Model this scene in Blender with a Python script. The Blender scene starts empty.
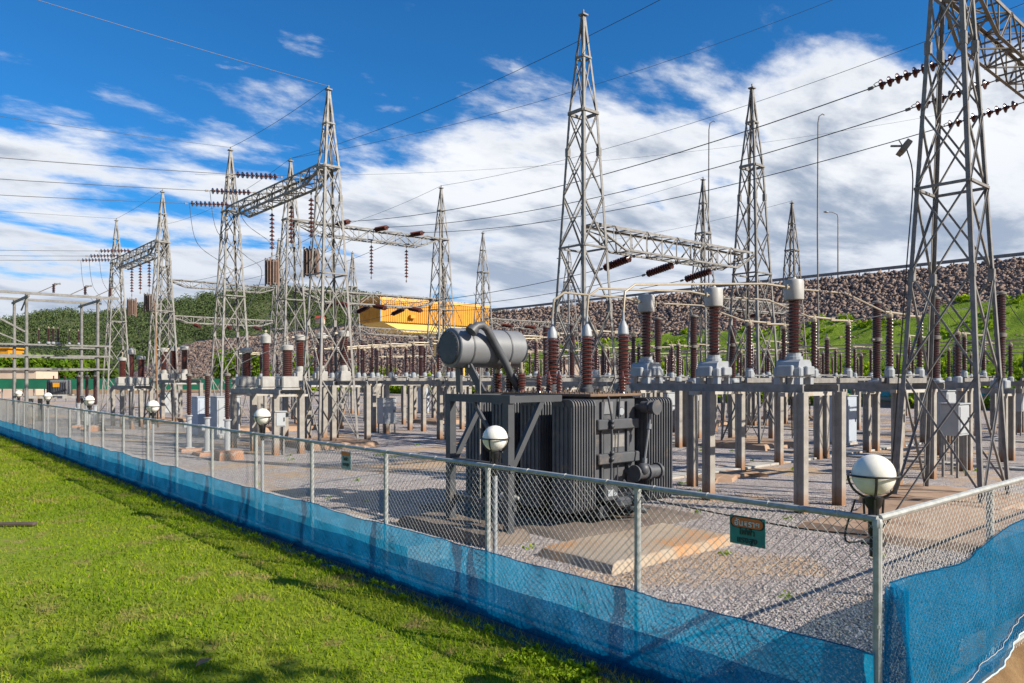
import bpy, math, random
import numpy as np
from mathutils import Vector, Matrix, noise as mnoise
random.seed(11); rng = np.random.default_rng(11)
scene = bpy.context.scene
COL = scene.collection
R = math.radians
# world axes: X = "v" (along the short fence), Y = "u" (along the long fence), Z up
CA, SA = 0.754, 0.657
def W(u, v, z=0.0): return Vector((v, u, z))
def cam2w(X, Y, z=0.0): return Vector((CA*X+SA*Y, -SA*X+CA*Y, z))

# ------------------------------------------------------------------ mesh kit
class MB:
    def __init__(s): s.v=[]; s.f=[]; s.off=Vector((0,0,0))
    def add(s, vs, fs):
        b=len(s.v); s.v.extend([tuple(x) for x in vs]); s.f.extend([tuple(b+i for i in f) for f in fs]); return s
    def box(s, c, d):
        x,y,z=c; a,b,h=d[0]/2,d[1]/2,d[2]/2
        vs=[(x+i*a,y+j*b,z+k*h) for k in(-1,1) for j in(-1,1) for i in(-1,1)]
        return s.add(vs,[(0,2,3,1),(4,5,7,6),(0,1,5,4),(1,3,7,5),(3,2,6,7),(2,0,4,6)])
    def bbox(s, c, d, b=0.015):
        # chamfered box (all vertical and top edges)
        x,y,z=c; A,B,H=d[0]/2,d[1]/2,d[2]/2
        b=min(b,A*.9,B*.9,H*.9)
        def ring(a,bb,zz,ch):
            return [(x-a+ch,y-bb,zz),(x+a-ch,y-bb,zz),(x+a,y-bb+ch,zz),(x+a,y+bb-ch,zz),(x+a-ch,y+bb,zz),(x-a+ch,y+bb,zz),(x-a,y+bb-ch,zz),(x-a,y-bb+ch,zz)]
        rs=[ring(A-b,B-b,z-H,b*.5),ring(A,B,z-H+b,b),ring(A,B,z+H-b,b),ring(A-b,B-b,z+H,b*.5)]
        vs=sum(rs,[]); fs=[tuple(range(7,-1,-1)),tuple(range(24,32))]
        for k in range(3):
            for i in range(8):
                j=(i+1)%8; fs.append((k*8+i,k*8+j,k*8+8+j,k*8+8+i))
        return s.add(vs,fs)
    def _frame(s,a,b,up=None):
        a=Vector(a); b=Vector(b); t=(b-a); L=t.length; t=t/L if L>0 else Vector((0,0,1))
        if up is None: up=Vector((0,0,1)) if abs(t.z)<.93 else Vector((0,1,0))
        x=t.cross(Vector(up)).normalized(); y=x.cross(t).normalized()
        return a,b,x,y
    def bar(s,a,b,w,h=None,up=None):
        h=h or w; a,b,x,y=s._frame(a,b,up)
        vs=[p+x*i*w/2+y*j*h/2 for p in(a,b) for i,j in((-1,-1),(1,-1),(1,1),(-1,1))]
        return s.add(vs,[(3,2,1,0),(4,5,6,7),(0,1,5,4),(1,2,6,5),(2,3,7,6),(3,0,4,7)])
    def ang(s,a,b,w,t=None,dx=None,dy=None):
        # rolled steel angle: corner on a-b, flanges along dx and dy
        t=t or w*.14
        a=Vector(a); b=Vector(b)
        if dx is None:
            a,b,dx,dy=s._frame(a,b)
        dx=Vector(dx); dy=Vector(dy)
        prof=[(0,0),(w,0),(w,t),(t,t),(t,w),(0,w)]
        vs=[p+dx*i+dy*j for p in(a,b) for i,j in prof]
        fs=[(5,4,3,2,1,0),(6,7,8,9,10,11)]+[(i,(i+1)%6,6+(i+1)%6,6+i) for i in range(6)]
        return s.add(vs,fs)
    def tube(s,a,b,r,n=8,r2=None,cap=True):
        r2=r if r2 is None else r2
        a,b,x,y=s._frame(a,b)
        vs=[p+x*rr*math.cos(q*2*math.pi/n)+y*rr*math.sin(q*2*math.pi/n) for p,rr in((a,r),(b,r2)) for q in range(n)]
        fs=[(i,(i+1)%n,n+(i+1)%n,n+i) for i in range(n)]
        if cap: fs+= [tuple(range(n-1,-1,-1)),tuple(range(n,2*n))]
        return s.add(vs,fs)
    def path(s,pts,r,n=6,closed=False):
        pts=[Vector(p) for p in pts]; m=len(pts); vs=[]; fs=[]; prev=None
        for i,p in enumerate(pts):
            if closed: t=(pts[(i+1)%m]-pts[i-1])
            else: t=pts[min(i+1,m-1)]-pts[max(i-1,0)]
            t.normalize()
            if prev is None:
                up=Vector((0,0,1)) if abs(t.z)<.9 else Vector((0,1,0))
                x=t.cross(up).normalized()
            else: x=(prev-t*prev.dot(t)).normalized()
            prev=x; y=x.cross(t)
            rr=r[i] if isinstance(r,(list,tuple)) else r
            for q in range(n):
                a=q*2*math.pi/n; vs.append(p+x*rr*math.cos(a)+y*rr*math.sin(a))
        k=m if closed else m-1
        for i in range(k):
            j=(i+1)%m
            for q in range(n): fs.append((i*n+q,j*n+q,j*n+(q+1)%n,i*n+(q+1)%n))
        if not closed: fs+=[tuple(range(n)),tuple((m-1)*n+q for q in range(n-1,-1,-1))]
        return s.add(vs,fs)
    def lathe(s,prof,n=14,o=(0,0,0),axis=None):
        o=Vector(o); z=Vector(axis or (0,0,1)).normalized()
        up=Vector((1,0,0)) if abs(z.x)<.9 else Vector((0,1,0))
        x=z.cross(up).normalized(); y=z.cross(x)
        vs=[]; fs=[]; m=len(prof)
        for r,h in prof:
            for q in range(n):
                a=q*2*math.pi/n; vs.append(o+z*h+x*r*math.cos(a)+y*r*math.sin(a))
        for i in range(m-1):
            for q in range(n): fs.append((i*n+q,i*n+(q+1)%n,(i+1)*n+(q+1)%n,(i+1)*n+q))
        fs+=[tuple(range(n-1,-1,-1)),tuple((m-1)*n+q for q in range(n))]
        return s.add(vs,fs)
    def sphere(s,c,r,n=16,m=10,sz=1.0):
        prof=[(max(r*math.sin(math.pi*i/m),.0005),-r*sz*math.cos(math.pi*i/m)) for i in range(m+1)]
        return s.lathe(prof,n,c)
    def prism(s,poly,axis,t0,t1):
        # extrude a 2-D polygon along axis ('x': poly=(y,z); 'y': poly=(x,z); 'z': poly=(x,y))
        def P(p,t):
            return {'x':(t,p[0],p[1]),'y':(p[0],t,p[1]),'z':(p[0],p[1],t)}[axis]
        n=len(poly); vs=[P(p,t0) for p in poly]+[P(p,t1) for p in poly]
        return s.add(vs,[tuple(range(n-1,-1,-1)),tuple(range(n,2*n))]+[(i,(i+1)%n,n+(i+1)%n,n+i) for i in range(n)])
    def mesh(s,name,m,smooth=False,ang=None):
        me=bpy.data.meshes.new(name); me.from_pydata(s.v,[],s.f); me.materials.append(m)
        me.validate(); me.update()
        import bmesh
        bm=bmesh.new(); bm.from_mesh(me); bmesh.ops.recalc_face_normals(bm,faces=bm.faces); bm.to_mesh(me); bm.free()
        if smooth:
            me.polygons.foreach_set('use_smooth',[True]*len(me.polygons))
            try: me.set_sharp_from_angle(angle=R(ang or 35))
            except Exception: pass
        return me

def raw_mesh(name,verts,faces,m,smooth=False):
    """numpy verts (N,3), faces (M,k)"""
    me=bpy.data.meshes.new(name); verts=np.asarray(verts,dtype=np.float32); faces=np.asarray(faces,dtype=np.int32)
    k=faces.shape[1]
    me.vertices.add(len(verts)); me.vertices.foreach_set('co',verts.ravel())
    me.loops.add(faces.size); me.loops.foreach_set('vertex_index',faces.ravel())
    me.polygons.add(len(faces)); me.polygons.foreach_set('loop_start',np.arange(0,faces.size,k,dtype=np.int32))
    me.polygons.foreach_set('loop_total',np.full(len(faces),k,dtype=np.int32))
    if smooth: me.polygons.foreach_set('use_smooth',np.ones(len(faces),dtype=bool))
    me.materials.append(m); me.update(calc_edges=True); me.validate()
    return me
def attr(me,name,vals):
    a=me.attributes.new(name,'FLOAT','POINT'); a.data.foreach_set('value',np.asarray(vals,dtype=np.float32))

def link(name,data,parent=None,loc=(0,0,0)):
    o=bpy.data.objects.new(name,data); COL.objects.link(o); o.location=loc
    if parent: o.parent=parent
    return o
def tag(o,label,cat,group=None,kind=None):
    o['label']=label; o['category']=cat
    if group: o['group']=group
    if kind: o['kind']=kind
    return o
def build(parts,parent):
    for p in parts:
        name,me=p[0],p[1]
        c=link(name,me,parent)
        if len(p)>2 and p[2]: build(p[2],c)
def thing(name,parts,label,cat,loc=(0,0,0),rz=0.0,group=None,scale=None):
    """an Empty at the base with its parts (name, mesh, sub-parts) as children"""
    o=link(name,None,None,loc); o.rotation_euler=(0,0,rz); o.empty_display_size=.2
    if scale: o.scale=scale
    build(parts,o); return tag(o,label,cat,group)
def solo(name,me,label,cat,loc=(0,0,0),group=None,rz=0,kind=None):
    o=link(name,me,None,loc); o.rotation_euler=(0,0,rz); return tag(o,label,cat,group,kind)
def setting(name,me,label,cat,loc=(0,0,0)):
    o=link(name,me,None,loc); return tag(o,label,cat,None,'structure')

# ------------------------------------------------------------------ materials
def new_mat(name):
    m=bpy.data.materials.new(name); m.use_nodes=True
    nt=m.node_tree; nt.nodes.clear()
    return m,nt,nt.nodes,nt.links
def N(nt,t,**kw):
    n=nt.nodes.new(t)
    for k,v in kw.items():
        if k in n.inputs: n.inputs[k].default_value=v
        else: setattr(n,k,v)
    return n
def ramp(nt,fac,stops,interp='LINEAR'):
    r=nt.nodes.new('ShaderNodeValToRGB'); r.color_ramp.interpolation=interp
    e=r.color_ramp.elements
    while len(e)>1: e.remove(e[-1])
    e[0].position=stops[0][0]; e[0].color=(*stops[0][1],1)
    for p,c in stops[1:]:
        x=e.new(p); x.color=(*c,1)
    nt.links.new(fac,r.inputs[0]); return r.outputs[0]
def mixc(nt,fac,a,b,mode='MIX'):
    n=nt.nodes.new('ShaderNodeMix'); n.data_type='RGBA'; n.blend_type=mode
    for s,i in ((fac,0),(a,6),(b,7)):
        if isinstance(s,(int,float)): n.inputs[i].default_value=s
        elif isinstance(s,tuple): n.inputs[i].default_value=(*s,1)
        else: nt.links.new(s,n.inputs[i])
    return n.outputs[2]
def math_(nt,op,a,b=None,c=None,clamp=False):
    n=nt.nodes.new('ShaderNodeMath'); n.operation=op; n.use_clamp=clamp
    for s,i in ((a,0),(b,1),(c,2)):
        if s is None: continue
        if isinstance(s,(int,float)): n.inputs[i].default_value=s
        else: nt.links.new(s,n.inputs[i])
    return n.outputs[0]
def coords(nt,kind='Object'):
    return nt.nodes.new('ShaderNodeTexCoord').outputs[kind]
def noise(nt,vec,scale,detail=4,rough=.55):
    n=nt.nodes.new('ShaderNodeTexNoise'); n.inputs['Scale'].default_value=scale; n.inputs['Detail'].default_value=detail
    n.inputs['Roughness'].default_value=rough; nt.links.new(vec,n.inputs['Vector']); return n.outputs[0]
def smap(nt,val,a,b):
    n=nt.nodes.new('ShaderNodeMapRange'); n.interpolation_type='SMOOTHSTEP'
    nt.links.new(val,n.inputs[0]); n.inputs[1].default_value=a; n.inputs[2].default_value=b
    return n.outputs[0]
def finish(nt,bc,rough=.6,metal=0.0,bump=None,bstr=.3,bdist=.01,spec=.5,coat=0):
    b=nt.nodes.new('ShaderNodeBsdfPrincipled'); o=nt.nodes.new('ShaderNodeOutputMaterial')
    if isinstance(bc,tuple): b.inputs['Base Color'].default_value=(*bc,1)
    else: nt.links.new(bc,b.inputs['Base Color'])
    if isinstance(rough,(int,float)): b.inputs['Roughness'].default_value=rough
    else: nt.links.new(rough,b.inputs['Roughness'])
    b.inputs['Metallic'].default_value=metal; b.inputs['Specular IOR Level'].default_value=spec
    if coat: b.inputs['Coat Weight'].default_value=coat; b.inputs['Coat Roughness'].default_value=.12
    if bump is not None:
        bn=nt.nodes.new('ShaderNodeBump'); bn.inputs['Strength'].default_value=bstr; bn.inputs['Distance'].default_value=bdist
        nt.links.new(bump,bn.inputs['Height']); nt.links.new(bn.outputs[0],b.inputs['Normal'])
    nt.links.new(b.outputs[0],o.inputs[0]); return b
def pm(name,c1,c2,scale=6,rough=.6,metal=0.0,bstr=.2,bscale=40,dirt=None,dscale=1.3,dlo=.55,dhi=.75,spec=.5,coat=0,bdist=.004):
    m,nt,nd,lk=new_mat(name); v=coords(nt)
    n1=noise(nt,v,scale,6,.6); c=mixc(nt,smap(nt,n1,.3,.7),c1,c2)
    if dirt:
        n2=noise(nt,v,dscale,7,.65); c=mixc(nt,smap(nt,n2,dlo,dhi),c,dirt)
    n3=noise(nt,v,bscale,4,.6)
    rr=math_(nt,'MULTIPLY_ADD',n1,.25,rough-.12)
    finish(nt,c,rr,metal,n3,bstr,bdist,spec,coat)
    return m
M={}
M['galv']=pm('galvanised_steel',(.215,.208,.196),(.145,.135,.124),5,.6,.0,.1,60,(.16,.12,.085),2.2,.60,.85)
M['galv_l']=pm('light_galvanised_steel',(.245,.234,.216),(.165,.152,.138),5,.6,.0,.1,60,(.24,.19,.13),2.0,.62,.85)
M['galv_b']=pm('weathered_brown_steel',(.20,.182,.16),(.13,.11,.09),5,.65,.1,.1,60,(.13,.085,.055),2.0,.55,.8)
M['pipe']=pm('fence_pipe',(.42,.43,.42),(.29,.30,.28),14,.5,.25,.15,80,(.12,.11,.08),6,.6,.8)
M['wire']=pm('fence_wire',(.50,.49,.46),(.37,.36,.33),4,.5,.0,.0,40)
M['cond']=pm('dark_conductor',(.045,.045,.05),(.07,.07,.07),4,.5,.4,.0,40)
M['porc']=pm('brown_porcelain',(.105,.029,.020),(.068,.021,.016),9,.24,0,.0,30,(.12,.07,.05),3,.62,.9,.5,.3)
M['porc_d']=pm('dark_brown_porcelain',(.060,.021,.017),(.040,.016,.014),9,.3,0,.0,30,(.08,.05,.04),3,.62,.9,.5,.2)
M['white']=pm('pale_grey_enamel',(.33,.35,.365),(.27,.285,.30),4,.45,0,.1,50,(.34,.30,.24),3.2,.56,.85)
M['whiteish']=pm('warm_white_enamel',(.37,.36,.335),(.29,.28,.26),4,.5,0,.1,50,(.32,.26,.18),2.2,.56,.8)
M['tan']=pm('tan_aluminium_tube',(.40,.34,.25),(.32,.27,.20),6,.45,.3,.05,50)
M['trafo']=pm('transformer_grey_paint',(.080,.083,.090),(.056,.058,.064),3,.5,0,.12,60,(.165,.13,.10),2.6,.52,.78)
M['trafo_d']=pm('dark_shaded_transformer_paint',(.050,.053,.060),(.038,.040,.046),3,.55,0,.12,60,(.11,.085,.065),2.6,.55,.8)
M['trafo_l']=pm('light_transformer_paint',(.185,.19,.20),(.15,.155,.16),3,.45,0,.08,60,(.14,.12,.10),2.2,.6,.85)
M['rust']=pm('rusty_lid_edge',(.20,.115,.06),(.12,.085,.06),7,.75,0,.2,50)
M['black']=pm('black_iron',(.015,.015,.016),(.03,.03,.03),9,.45,.2,.05,50)
M['cab']=pm('blue_grey_cabinet',(.38,.42,.47),(.33,.37,.42),2,.5,0,.05,50,(.30,.27,.22),2,.62,.85)
M['cab_w']=pm('white_cabinet',(.36,.375,.385),(.31,.325,.335),2,.5,0,.05,50,(.38,.33,.26),2,.62,.85)
M['orange']=pm('orange_cladding',(.62,.285,.010),(.50,.22,.010),.9,.5,0,.05,30,(.42,.19,.03),.5,.6,.8)
M['yellow']=pm('pale_yellow_girder',(.72,.50,.12),(.62,.42,.10),1.2,.5,0,.05,30,(.45,.30,.10),.5,.6,.8)
M['greenpaint']=pm('green_sheet',(.015,.22,.10),(.012,.16,.08),.6,.5,0,.05,20)
M['beige']=pm('beige_render',(.55,.42,.32),(.48,.36,.27),.5,.8,0,.2,20,(.35,.26,.2),.4,.6,.8)
M['teal']=pm('teal_net',(.02,.28,.34),(.03,.22,.30),.6,.8,0,.1,20)
M['redroof']=pm('red_roof_tiles',(.40,.06,.03),(.33,.05,.03),.8,.7,0,.1,10)
M['sign']=pm('teal_sign_enamel',(.012,.22,.18),(.02,.16,.14),9,.45,0,.05,60,(.05,.2,.2),5,.6,.85)
M['sign_o']=pm('orange_sign_paint',(.60,.15,.02),(.50,.12,.02),16,.5,0,.0,60)
M['sign_w']=pm('white_sign_paint',(.62,.66,.62),(.5,.55,.52),16,.5,0,.0,60)
M['sign_k']=pm('black_sign_paint',(.012,.02,.02),(.02,.04,.035),16,.5,0,.0,60)
M['sign_g']=pm('faded_blue_sign',(.26,.36,.36),(.20,.29,.29),12,.5,0,.0,60)
M['bark']=pm('bark',(.10,.07,.05),(.06,.045,.03),6,.9,0,.5,30)
M['bamboo']=pm('dry_wood_pole',(.35,.18,.08),(.25,.13,.06),6,.8,0,.2,30)
M['brick']=None

def concrete(name,base,base2,stain,zst=None,scale=2.5):
    m,nt,nd,lk=new_mat(name); v=coords(nt)
    n1=noise(nt,v,scale,8,.65); c=mixc(nt,smap(nt,n1,.3,.72),base,base2)
    n2=noise(nt,v,scale*.6,6,.7)
    if zst:   # soil splash at the foot
        sx=nt.nodes.new('ShaderNodeSeparateXYZ'); lk.new(v,sx.inputs[0])
        h=math_(nt,'MULTIPLY_ADD',n2,.5,sx.outputs[2])
        f=math_(nt,'SUBTRACT',1.0,smap(nt,h,.2,zst))
        c=mixc(nt,f,c,stain)
    else: c=mixc(nt,smap(nt,n2,.5,.68),c,stain)
    nb=noise(nt,v,scale*22,5,.7)
    finish(nt,c,.88,0,nb,.35,.006)
    return m
M['post']=concrete('concrete_post',(.32,.295,.26),(.22,.20,.172),(.24,.115,.05),.85,3)
M['conc']=concrete('pale_concrete',(.42,.40,.36),(.34,.32,.28),(.34,.23,.14))
M['foot']=concrete('earth_stained_concrete',(.30,.185,.115),(.38,.26,.17),(.22,.12,.07),None,1.2)
M['plinth']=concrete('ochre_stained_concrete',(.36,.29,.215),(.30,.215,.14),(.42,.20,.07),None,1.1)
M['darkconc']=concrete('dark_concrete',(.12,.09,.07),(.16,.12,.09),(.09,.06,.05),None,1.4)
M['wallc']=concrete('grey_wall_concrete',(.22,.22,.22),(.17,.17,.165),(.2,.16,.12),None,.5)

def m_globe():
    m,nt,nd,lk=new_mat('opal_globe'); v=coords(nt); n=noise(nt,v,7,5,.6)
    sx=nt.nodes.new('ShaderNodeSeparateXYZ'); lk.new(v,sx.inputs[0])
    c=mixc(nt,smap(nt,n,.35,.75),(.80,.77,.70),(.70,.66,.57))
    b=finish(nt,c,.22,0,None,spec=.32)
    b.inputs['Subsurface Weight'].default_value=.25; b.inputs['Subsurface Radius'].default_value=(.08,.07,.05)
    return m
M['globe']=m_globe()

def m_gravel():
    m,nt,nd,lk=new_mat('grey_gravel'); v=coords(nt)
    vo=nt.nodes.new('ShaderNodeTexVoronoi'); vo.inputs['Scale'].default_value=36; lk.new(v,vo.inputs['Vector'])
    vo2=nt.nodes.new('ShaderNodeTexVoronoi'); vo2.inputs['Scale'].default_value=11; lk.new(v,vo2.inputs['Vector'])
    sc=nt.nodes.new('ShaderNodeSeparateColor'); lk.new(vo.outputs['Color'],sc.inputs[0])
    c=ramp(nt,sc.outputs[0],[(0,(.12,.10,.093)),(.25,(.25,.215,.20)),(.55,(.37,.32,.295)),(.8,(.47,.412,.38)),(1,(.62,.55,.50))])
    sc2=nt.nodes.new('ShaderNodeSeparateColor'); lk.new(vo2.outputs['Color'],sc2.inputs[0])
    c=mixc(nt,.45,c,ramp(nt,sc2.outputs[1],[(0,(.20,.172,.167)),(.5,(.38,.335,.318)),(1,(.56,.505,.475))]))
    # bare sandy patches and dark fines
    big=noise(nt,v,.22,6,.62); fine=noise(nt,v,3.5,5,.7)
    h=math_(nt,'MULTIPLY_ADD',fine,.14,big)
    c=mixc(nt,math_(nt,'MULTIPLY',smap(nt,h,.585,.665),.85),c,mixc(nt,smap(nt,fine,.35,.65),(.42,.25,.13),(.50,.36,.22)))
    big2=noise(nt,v,.5,5,.6)
    c=mixc(nt,math_(nt,'MULTIPLY',smap(nt,big2,.50,.68),.55),c,(.25,.215,.20))
    # weeds
    w=noise(nt,v,1.1,6,.75); c=mixc(nt,math_(nt,'MULTIPLY',smap(nt,w,.70,.76),.8),c,(.10,.14,.03))
    hb=math_(nt,'SUBTRACT',1.0,vo.outputs['Distance'])
    finish(nt,c,.9,0,hb,.9,.03,.3); return m
M['gravel']=m_gravel()
def m_pebble():
    m,nt,nd,lk=new_mat('pebbles')
    a=nt.nodes.new('ShaderNodeAttribute'); a.attribute_name='tint'
    c=ramp(nt,a.outputs['Fac'],[(0,(.13,.11,.10)),(.3,(.28,.24,.222)),(.7,(.42,.365,.335)),(.93,(.56,.50,.46)),(1,(.44,.27,.15))])
    finish(nt,c,.85,0); return m
M['pebble']=m_pebble()
def m_grass():
    m,nt,nd,lk=new_mat('grass_blades'); v=coords(nt)
    a=nt.nodes.new('ShaderNodeAttribute'); a.attribute_name='tint'
    c=ramp(nt,a.outputs['Fac'],[(0,(.08,.14,.008)),(.35,(.165,.255,.010)),(.8,(.28,.37,.014)),(.93,(.33,.36,.03)),(1,(.42,.32,.12))])
    n=noise(nt,v,.55,6,.65); c=mixc(nt,math_(nt,'MULTIPLY',smap(nt,n,.42,.72),.6),c,(.30,.28,.045))
    n2=noise(nt,v,1.3,6,.7); c=mixc(nt,math_(nt,'MULTIPLY',smap(nt,n2,.51,.66),.8),c,(.36,.25,.11))
    n3=noise(nt,v,.35,4,.6); c=mixc(nt,math_(nt,'MULTIPLY',smap(nt,n3,.55,.35),.45),c,(.07,.14,.010))
    d=N(nt,'ShaderNodeBsdfDiffuse'); lk.new(c,d.inputs[0]); t=N(nt,'ShaderNodeBsdfTranslucent'); lk.new(c,t.inputs[0])
    mx=N(nt,'ShaderNodeMixShader'); mx.inputs[0].default_value=.35; lk.new(d.outputs[0],mx.inputs[1]); lk.new(t.outputs[0],mx.inputs[2])
    o=N(nt,'ShaderNodeOutputMaterial'); lk.new(mx.outputs[0],o.inputs[0]); return m
M['grass']=m_grass()
def m_lawn():
    m,nt,nd,lk=new_mat('lawn_soil'); v=coords(nt)
    n=noise(nt,v,9,8,.75); c=mixc(nt,smap(nt,n,.35,.65),(.11,.165,.010),(.20,.25,.016))
    n2=noise(nt,v,1.3,6,.7); c=mixc(nt,math_(nt,'MULTIPLY',smap(nt,n2,.55,.7),.8),c,(.27,.19,.09))
    finish(nt,c,.95,0,n,.6,.03,.2); return m
M['lawn']=m_lawn()
def m_earth():
    m,nt,nd,lk=new_mat('brown_earth'); v=coords(nt)
    n=noise(nt,v,1.5,9,.7); c=mixc(nt,smap(nt,n,.3,.7),(.15,.085,.038),(.26,.165,.08))
    n2=noise(nt,v,5,8,.75); c=mixc(nt,math_(nt,'MULTIPLY',smap(nt,n2,.5,.75),.7),c,(.08,.05,.028))
    finish(nt,c,.95,0,n2,.8,.05,.2); return m
M['earth']=m_earth()
def m_leaf(name,stops,trans=.3):
    m,nt,nd,lk=new_mat(name)
    a=nt.nodes.new('ShaderNodeAttribute'); a.attribute_name='tint'
    c=ramp(nt,a.outputs['Fac'],stops)
    d=N(nt,'ShaderNodeBsdfDiffuse'); lk.new(c,d.inputs[0]); t=N(nt,'ShaderNodeBsdfTranslucent'); lk.new(c,t.inputs[0])
    mx=N(nt,'ShaderNodeMixShader'); mx.inputs[0].default_value=trans; lk.new(d.outputs[0],mx.inputs[1]); lk.new(t.outputs[0],mx.inputs[2])
    o=N(nt,'ShaderNodeOutputMaterial'); lk.new(mx.outputs[0],o.inputs[0]); return m
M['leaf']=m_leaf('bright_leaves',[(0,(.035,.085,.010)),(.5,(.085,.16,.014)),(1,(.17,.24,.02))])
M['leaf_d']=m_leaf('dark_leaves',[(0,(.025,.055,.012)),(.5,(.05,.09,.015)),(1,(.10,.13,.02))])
M['leaf_y']=m_leaf('yellow_green_weeds',[(0,(.075,.14,.008)),(.4,(.17,.27,.012)),(1,(.32,.42,.03))])
M['forest']=m_leaf('hazy_forest_leaves',[(0,(.045,.068,.034)),(.4,(.058,.085,.036)),(.75,(.078,.106,.040)),(1,(.11,.125,.05))],.0)  # paler, bluish leaf colours carry the distance haze
def m_rock():
    m,nt,nd,lk=new_mat('rockfill'); v=coords(nt)
    a=nt.nodes.new('ShaderNodeAttribute'); a.attribute_name='tint'
    c=ramp(nt,a.outputs['Fac'],[(0,(.10,.066,.05)),(.3,(.20,.137,.105)),(.6,(.27,.192,.15)),(.85,(.35,.262,.205)),(1,(.46,.375,.305))])
    n=noise(nt,v,.8,6,.7); c=mixc(nt,math_(nt,'MULTIPLY',n,.5),c,(.12,.075,.055))
    finish(nt,c,.9,0); return m
M['rock']=m_rock()
def m_rockbase():
    m,nt,nd,lk=new_mat('rockfill_base'); v=coords(nt)
    vo=nt.nodes.new('ShaderNodeTexVoronoi'); vo.inputs['Scale'].default_value=1.3; lk.new(v,vo.inputs['Vector'])
    sc=nt.nodes.new('ShaderNodeSeparateColor'); lk.new(vo.outputs['Color'],sc.inputs[0])
    c=ramp(nt,sc.outputs[0],[(0,(.06,.045,.038)),(.5,(.17,.125,.10)),(1,(.32,.25,.21))])
    hb=math_(nt,'SUBTRACT',1.0,vo.outputs['Distance'])
    finish(nt,c,.95,0,hb,1,.4,.2); return m
M['rockbase']=m_rockbase()
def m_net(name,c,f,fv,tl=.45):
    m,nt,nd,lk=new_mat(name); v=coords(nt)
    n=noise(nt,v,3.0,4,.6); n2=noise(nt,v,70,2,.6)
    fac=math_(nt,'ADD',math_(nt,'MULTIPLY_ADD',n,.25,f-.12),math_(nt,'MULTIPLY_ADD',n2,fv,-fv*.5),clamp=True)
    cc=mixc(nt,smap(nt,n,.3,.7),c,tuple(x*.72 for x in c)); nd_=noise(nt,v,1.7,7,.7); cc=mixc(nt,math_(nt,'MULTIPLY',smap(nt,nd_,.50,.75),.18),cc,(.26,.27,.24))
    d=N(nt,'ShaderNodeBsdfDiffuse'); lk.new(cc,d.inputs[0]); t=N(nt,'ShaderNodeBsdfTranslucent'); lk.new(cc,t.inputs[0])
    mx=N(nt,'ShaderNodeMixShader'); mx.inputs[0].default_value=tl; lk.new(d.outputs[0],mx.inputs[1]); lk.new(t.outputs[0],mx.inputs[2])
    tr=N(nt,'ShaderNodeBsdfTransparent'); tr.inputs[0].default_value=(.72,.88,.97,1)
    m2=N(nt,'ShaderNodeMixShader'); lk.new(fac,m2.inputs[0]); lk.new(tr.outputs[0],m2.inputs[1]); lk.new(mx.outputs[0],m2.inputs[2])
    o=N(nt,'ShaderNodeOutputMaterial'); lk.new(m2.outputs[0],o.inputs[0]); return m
M['net']=m_net('blue_shade_net',(.004,.20,.40),.60,1.9)
M['net_b']=m_net('blue_shade_net_backlit',(.008,.36,.62),.79,1.1,.72)  # brighter copy of the net, backlight put into its colour
M['net2']=m_net('blue_shade_net_lower',(.005,.20,.40),.62,1.0,.65)
def m_brick():
    m,nt,nd,lk=new_mat('red_brick'); v=coords(nt)
    b=nt.nodes.new('ShaderNodeTexBrick'); b.inputs['Scale'].default_value=5; lk.new(v,b.inputs['Vector'])
    b.inputs['Color1'].default_value=(.38,.17,.08,1); b.inputs['Color2'].default_value=(.30,.13,.065,1); b.inputs['Mortar'].default_value=(.35,.3,.25,1)
    finish(nt,b.outputs[0],.9,0); return m
M['brick']=m_brick()
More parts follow.
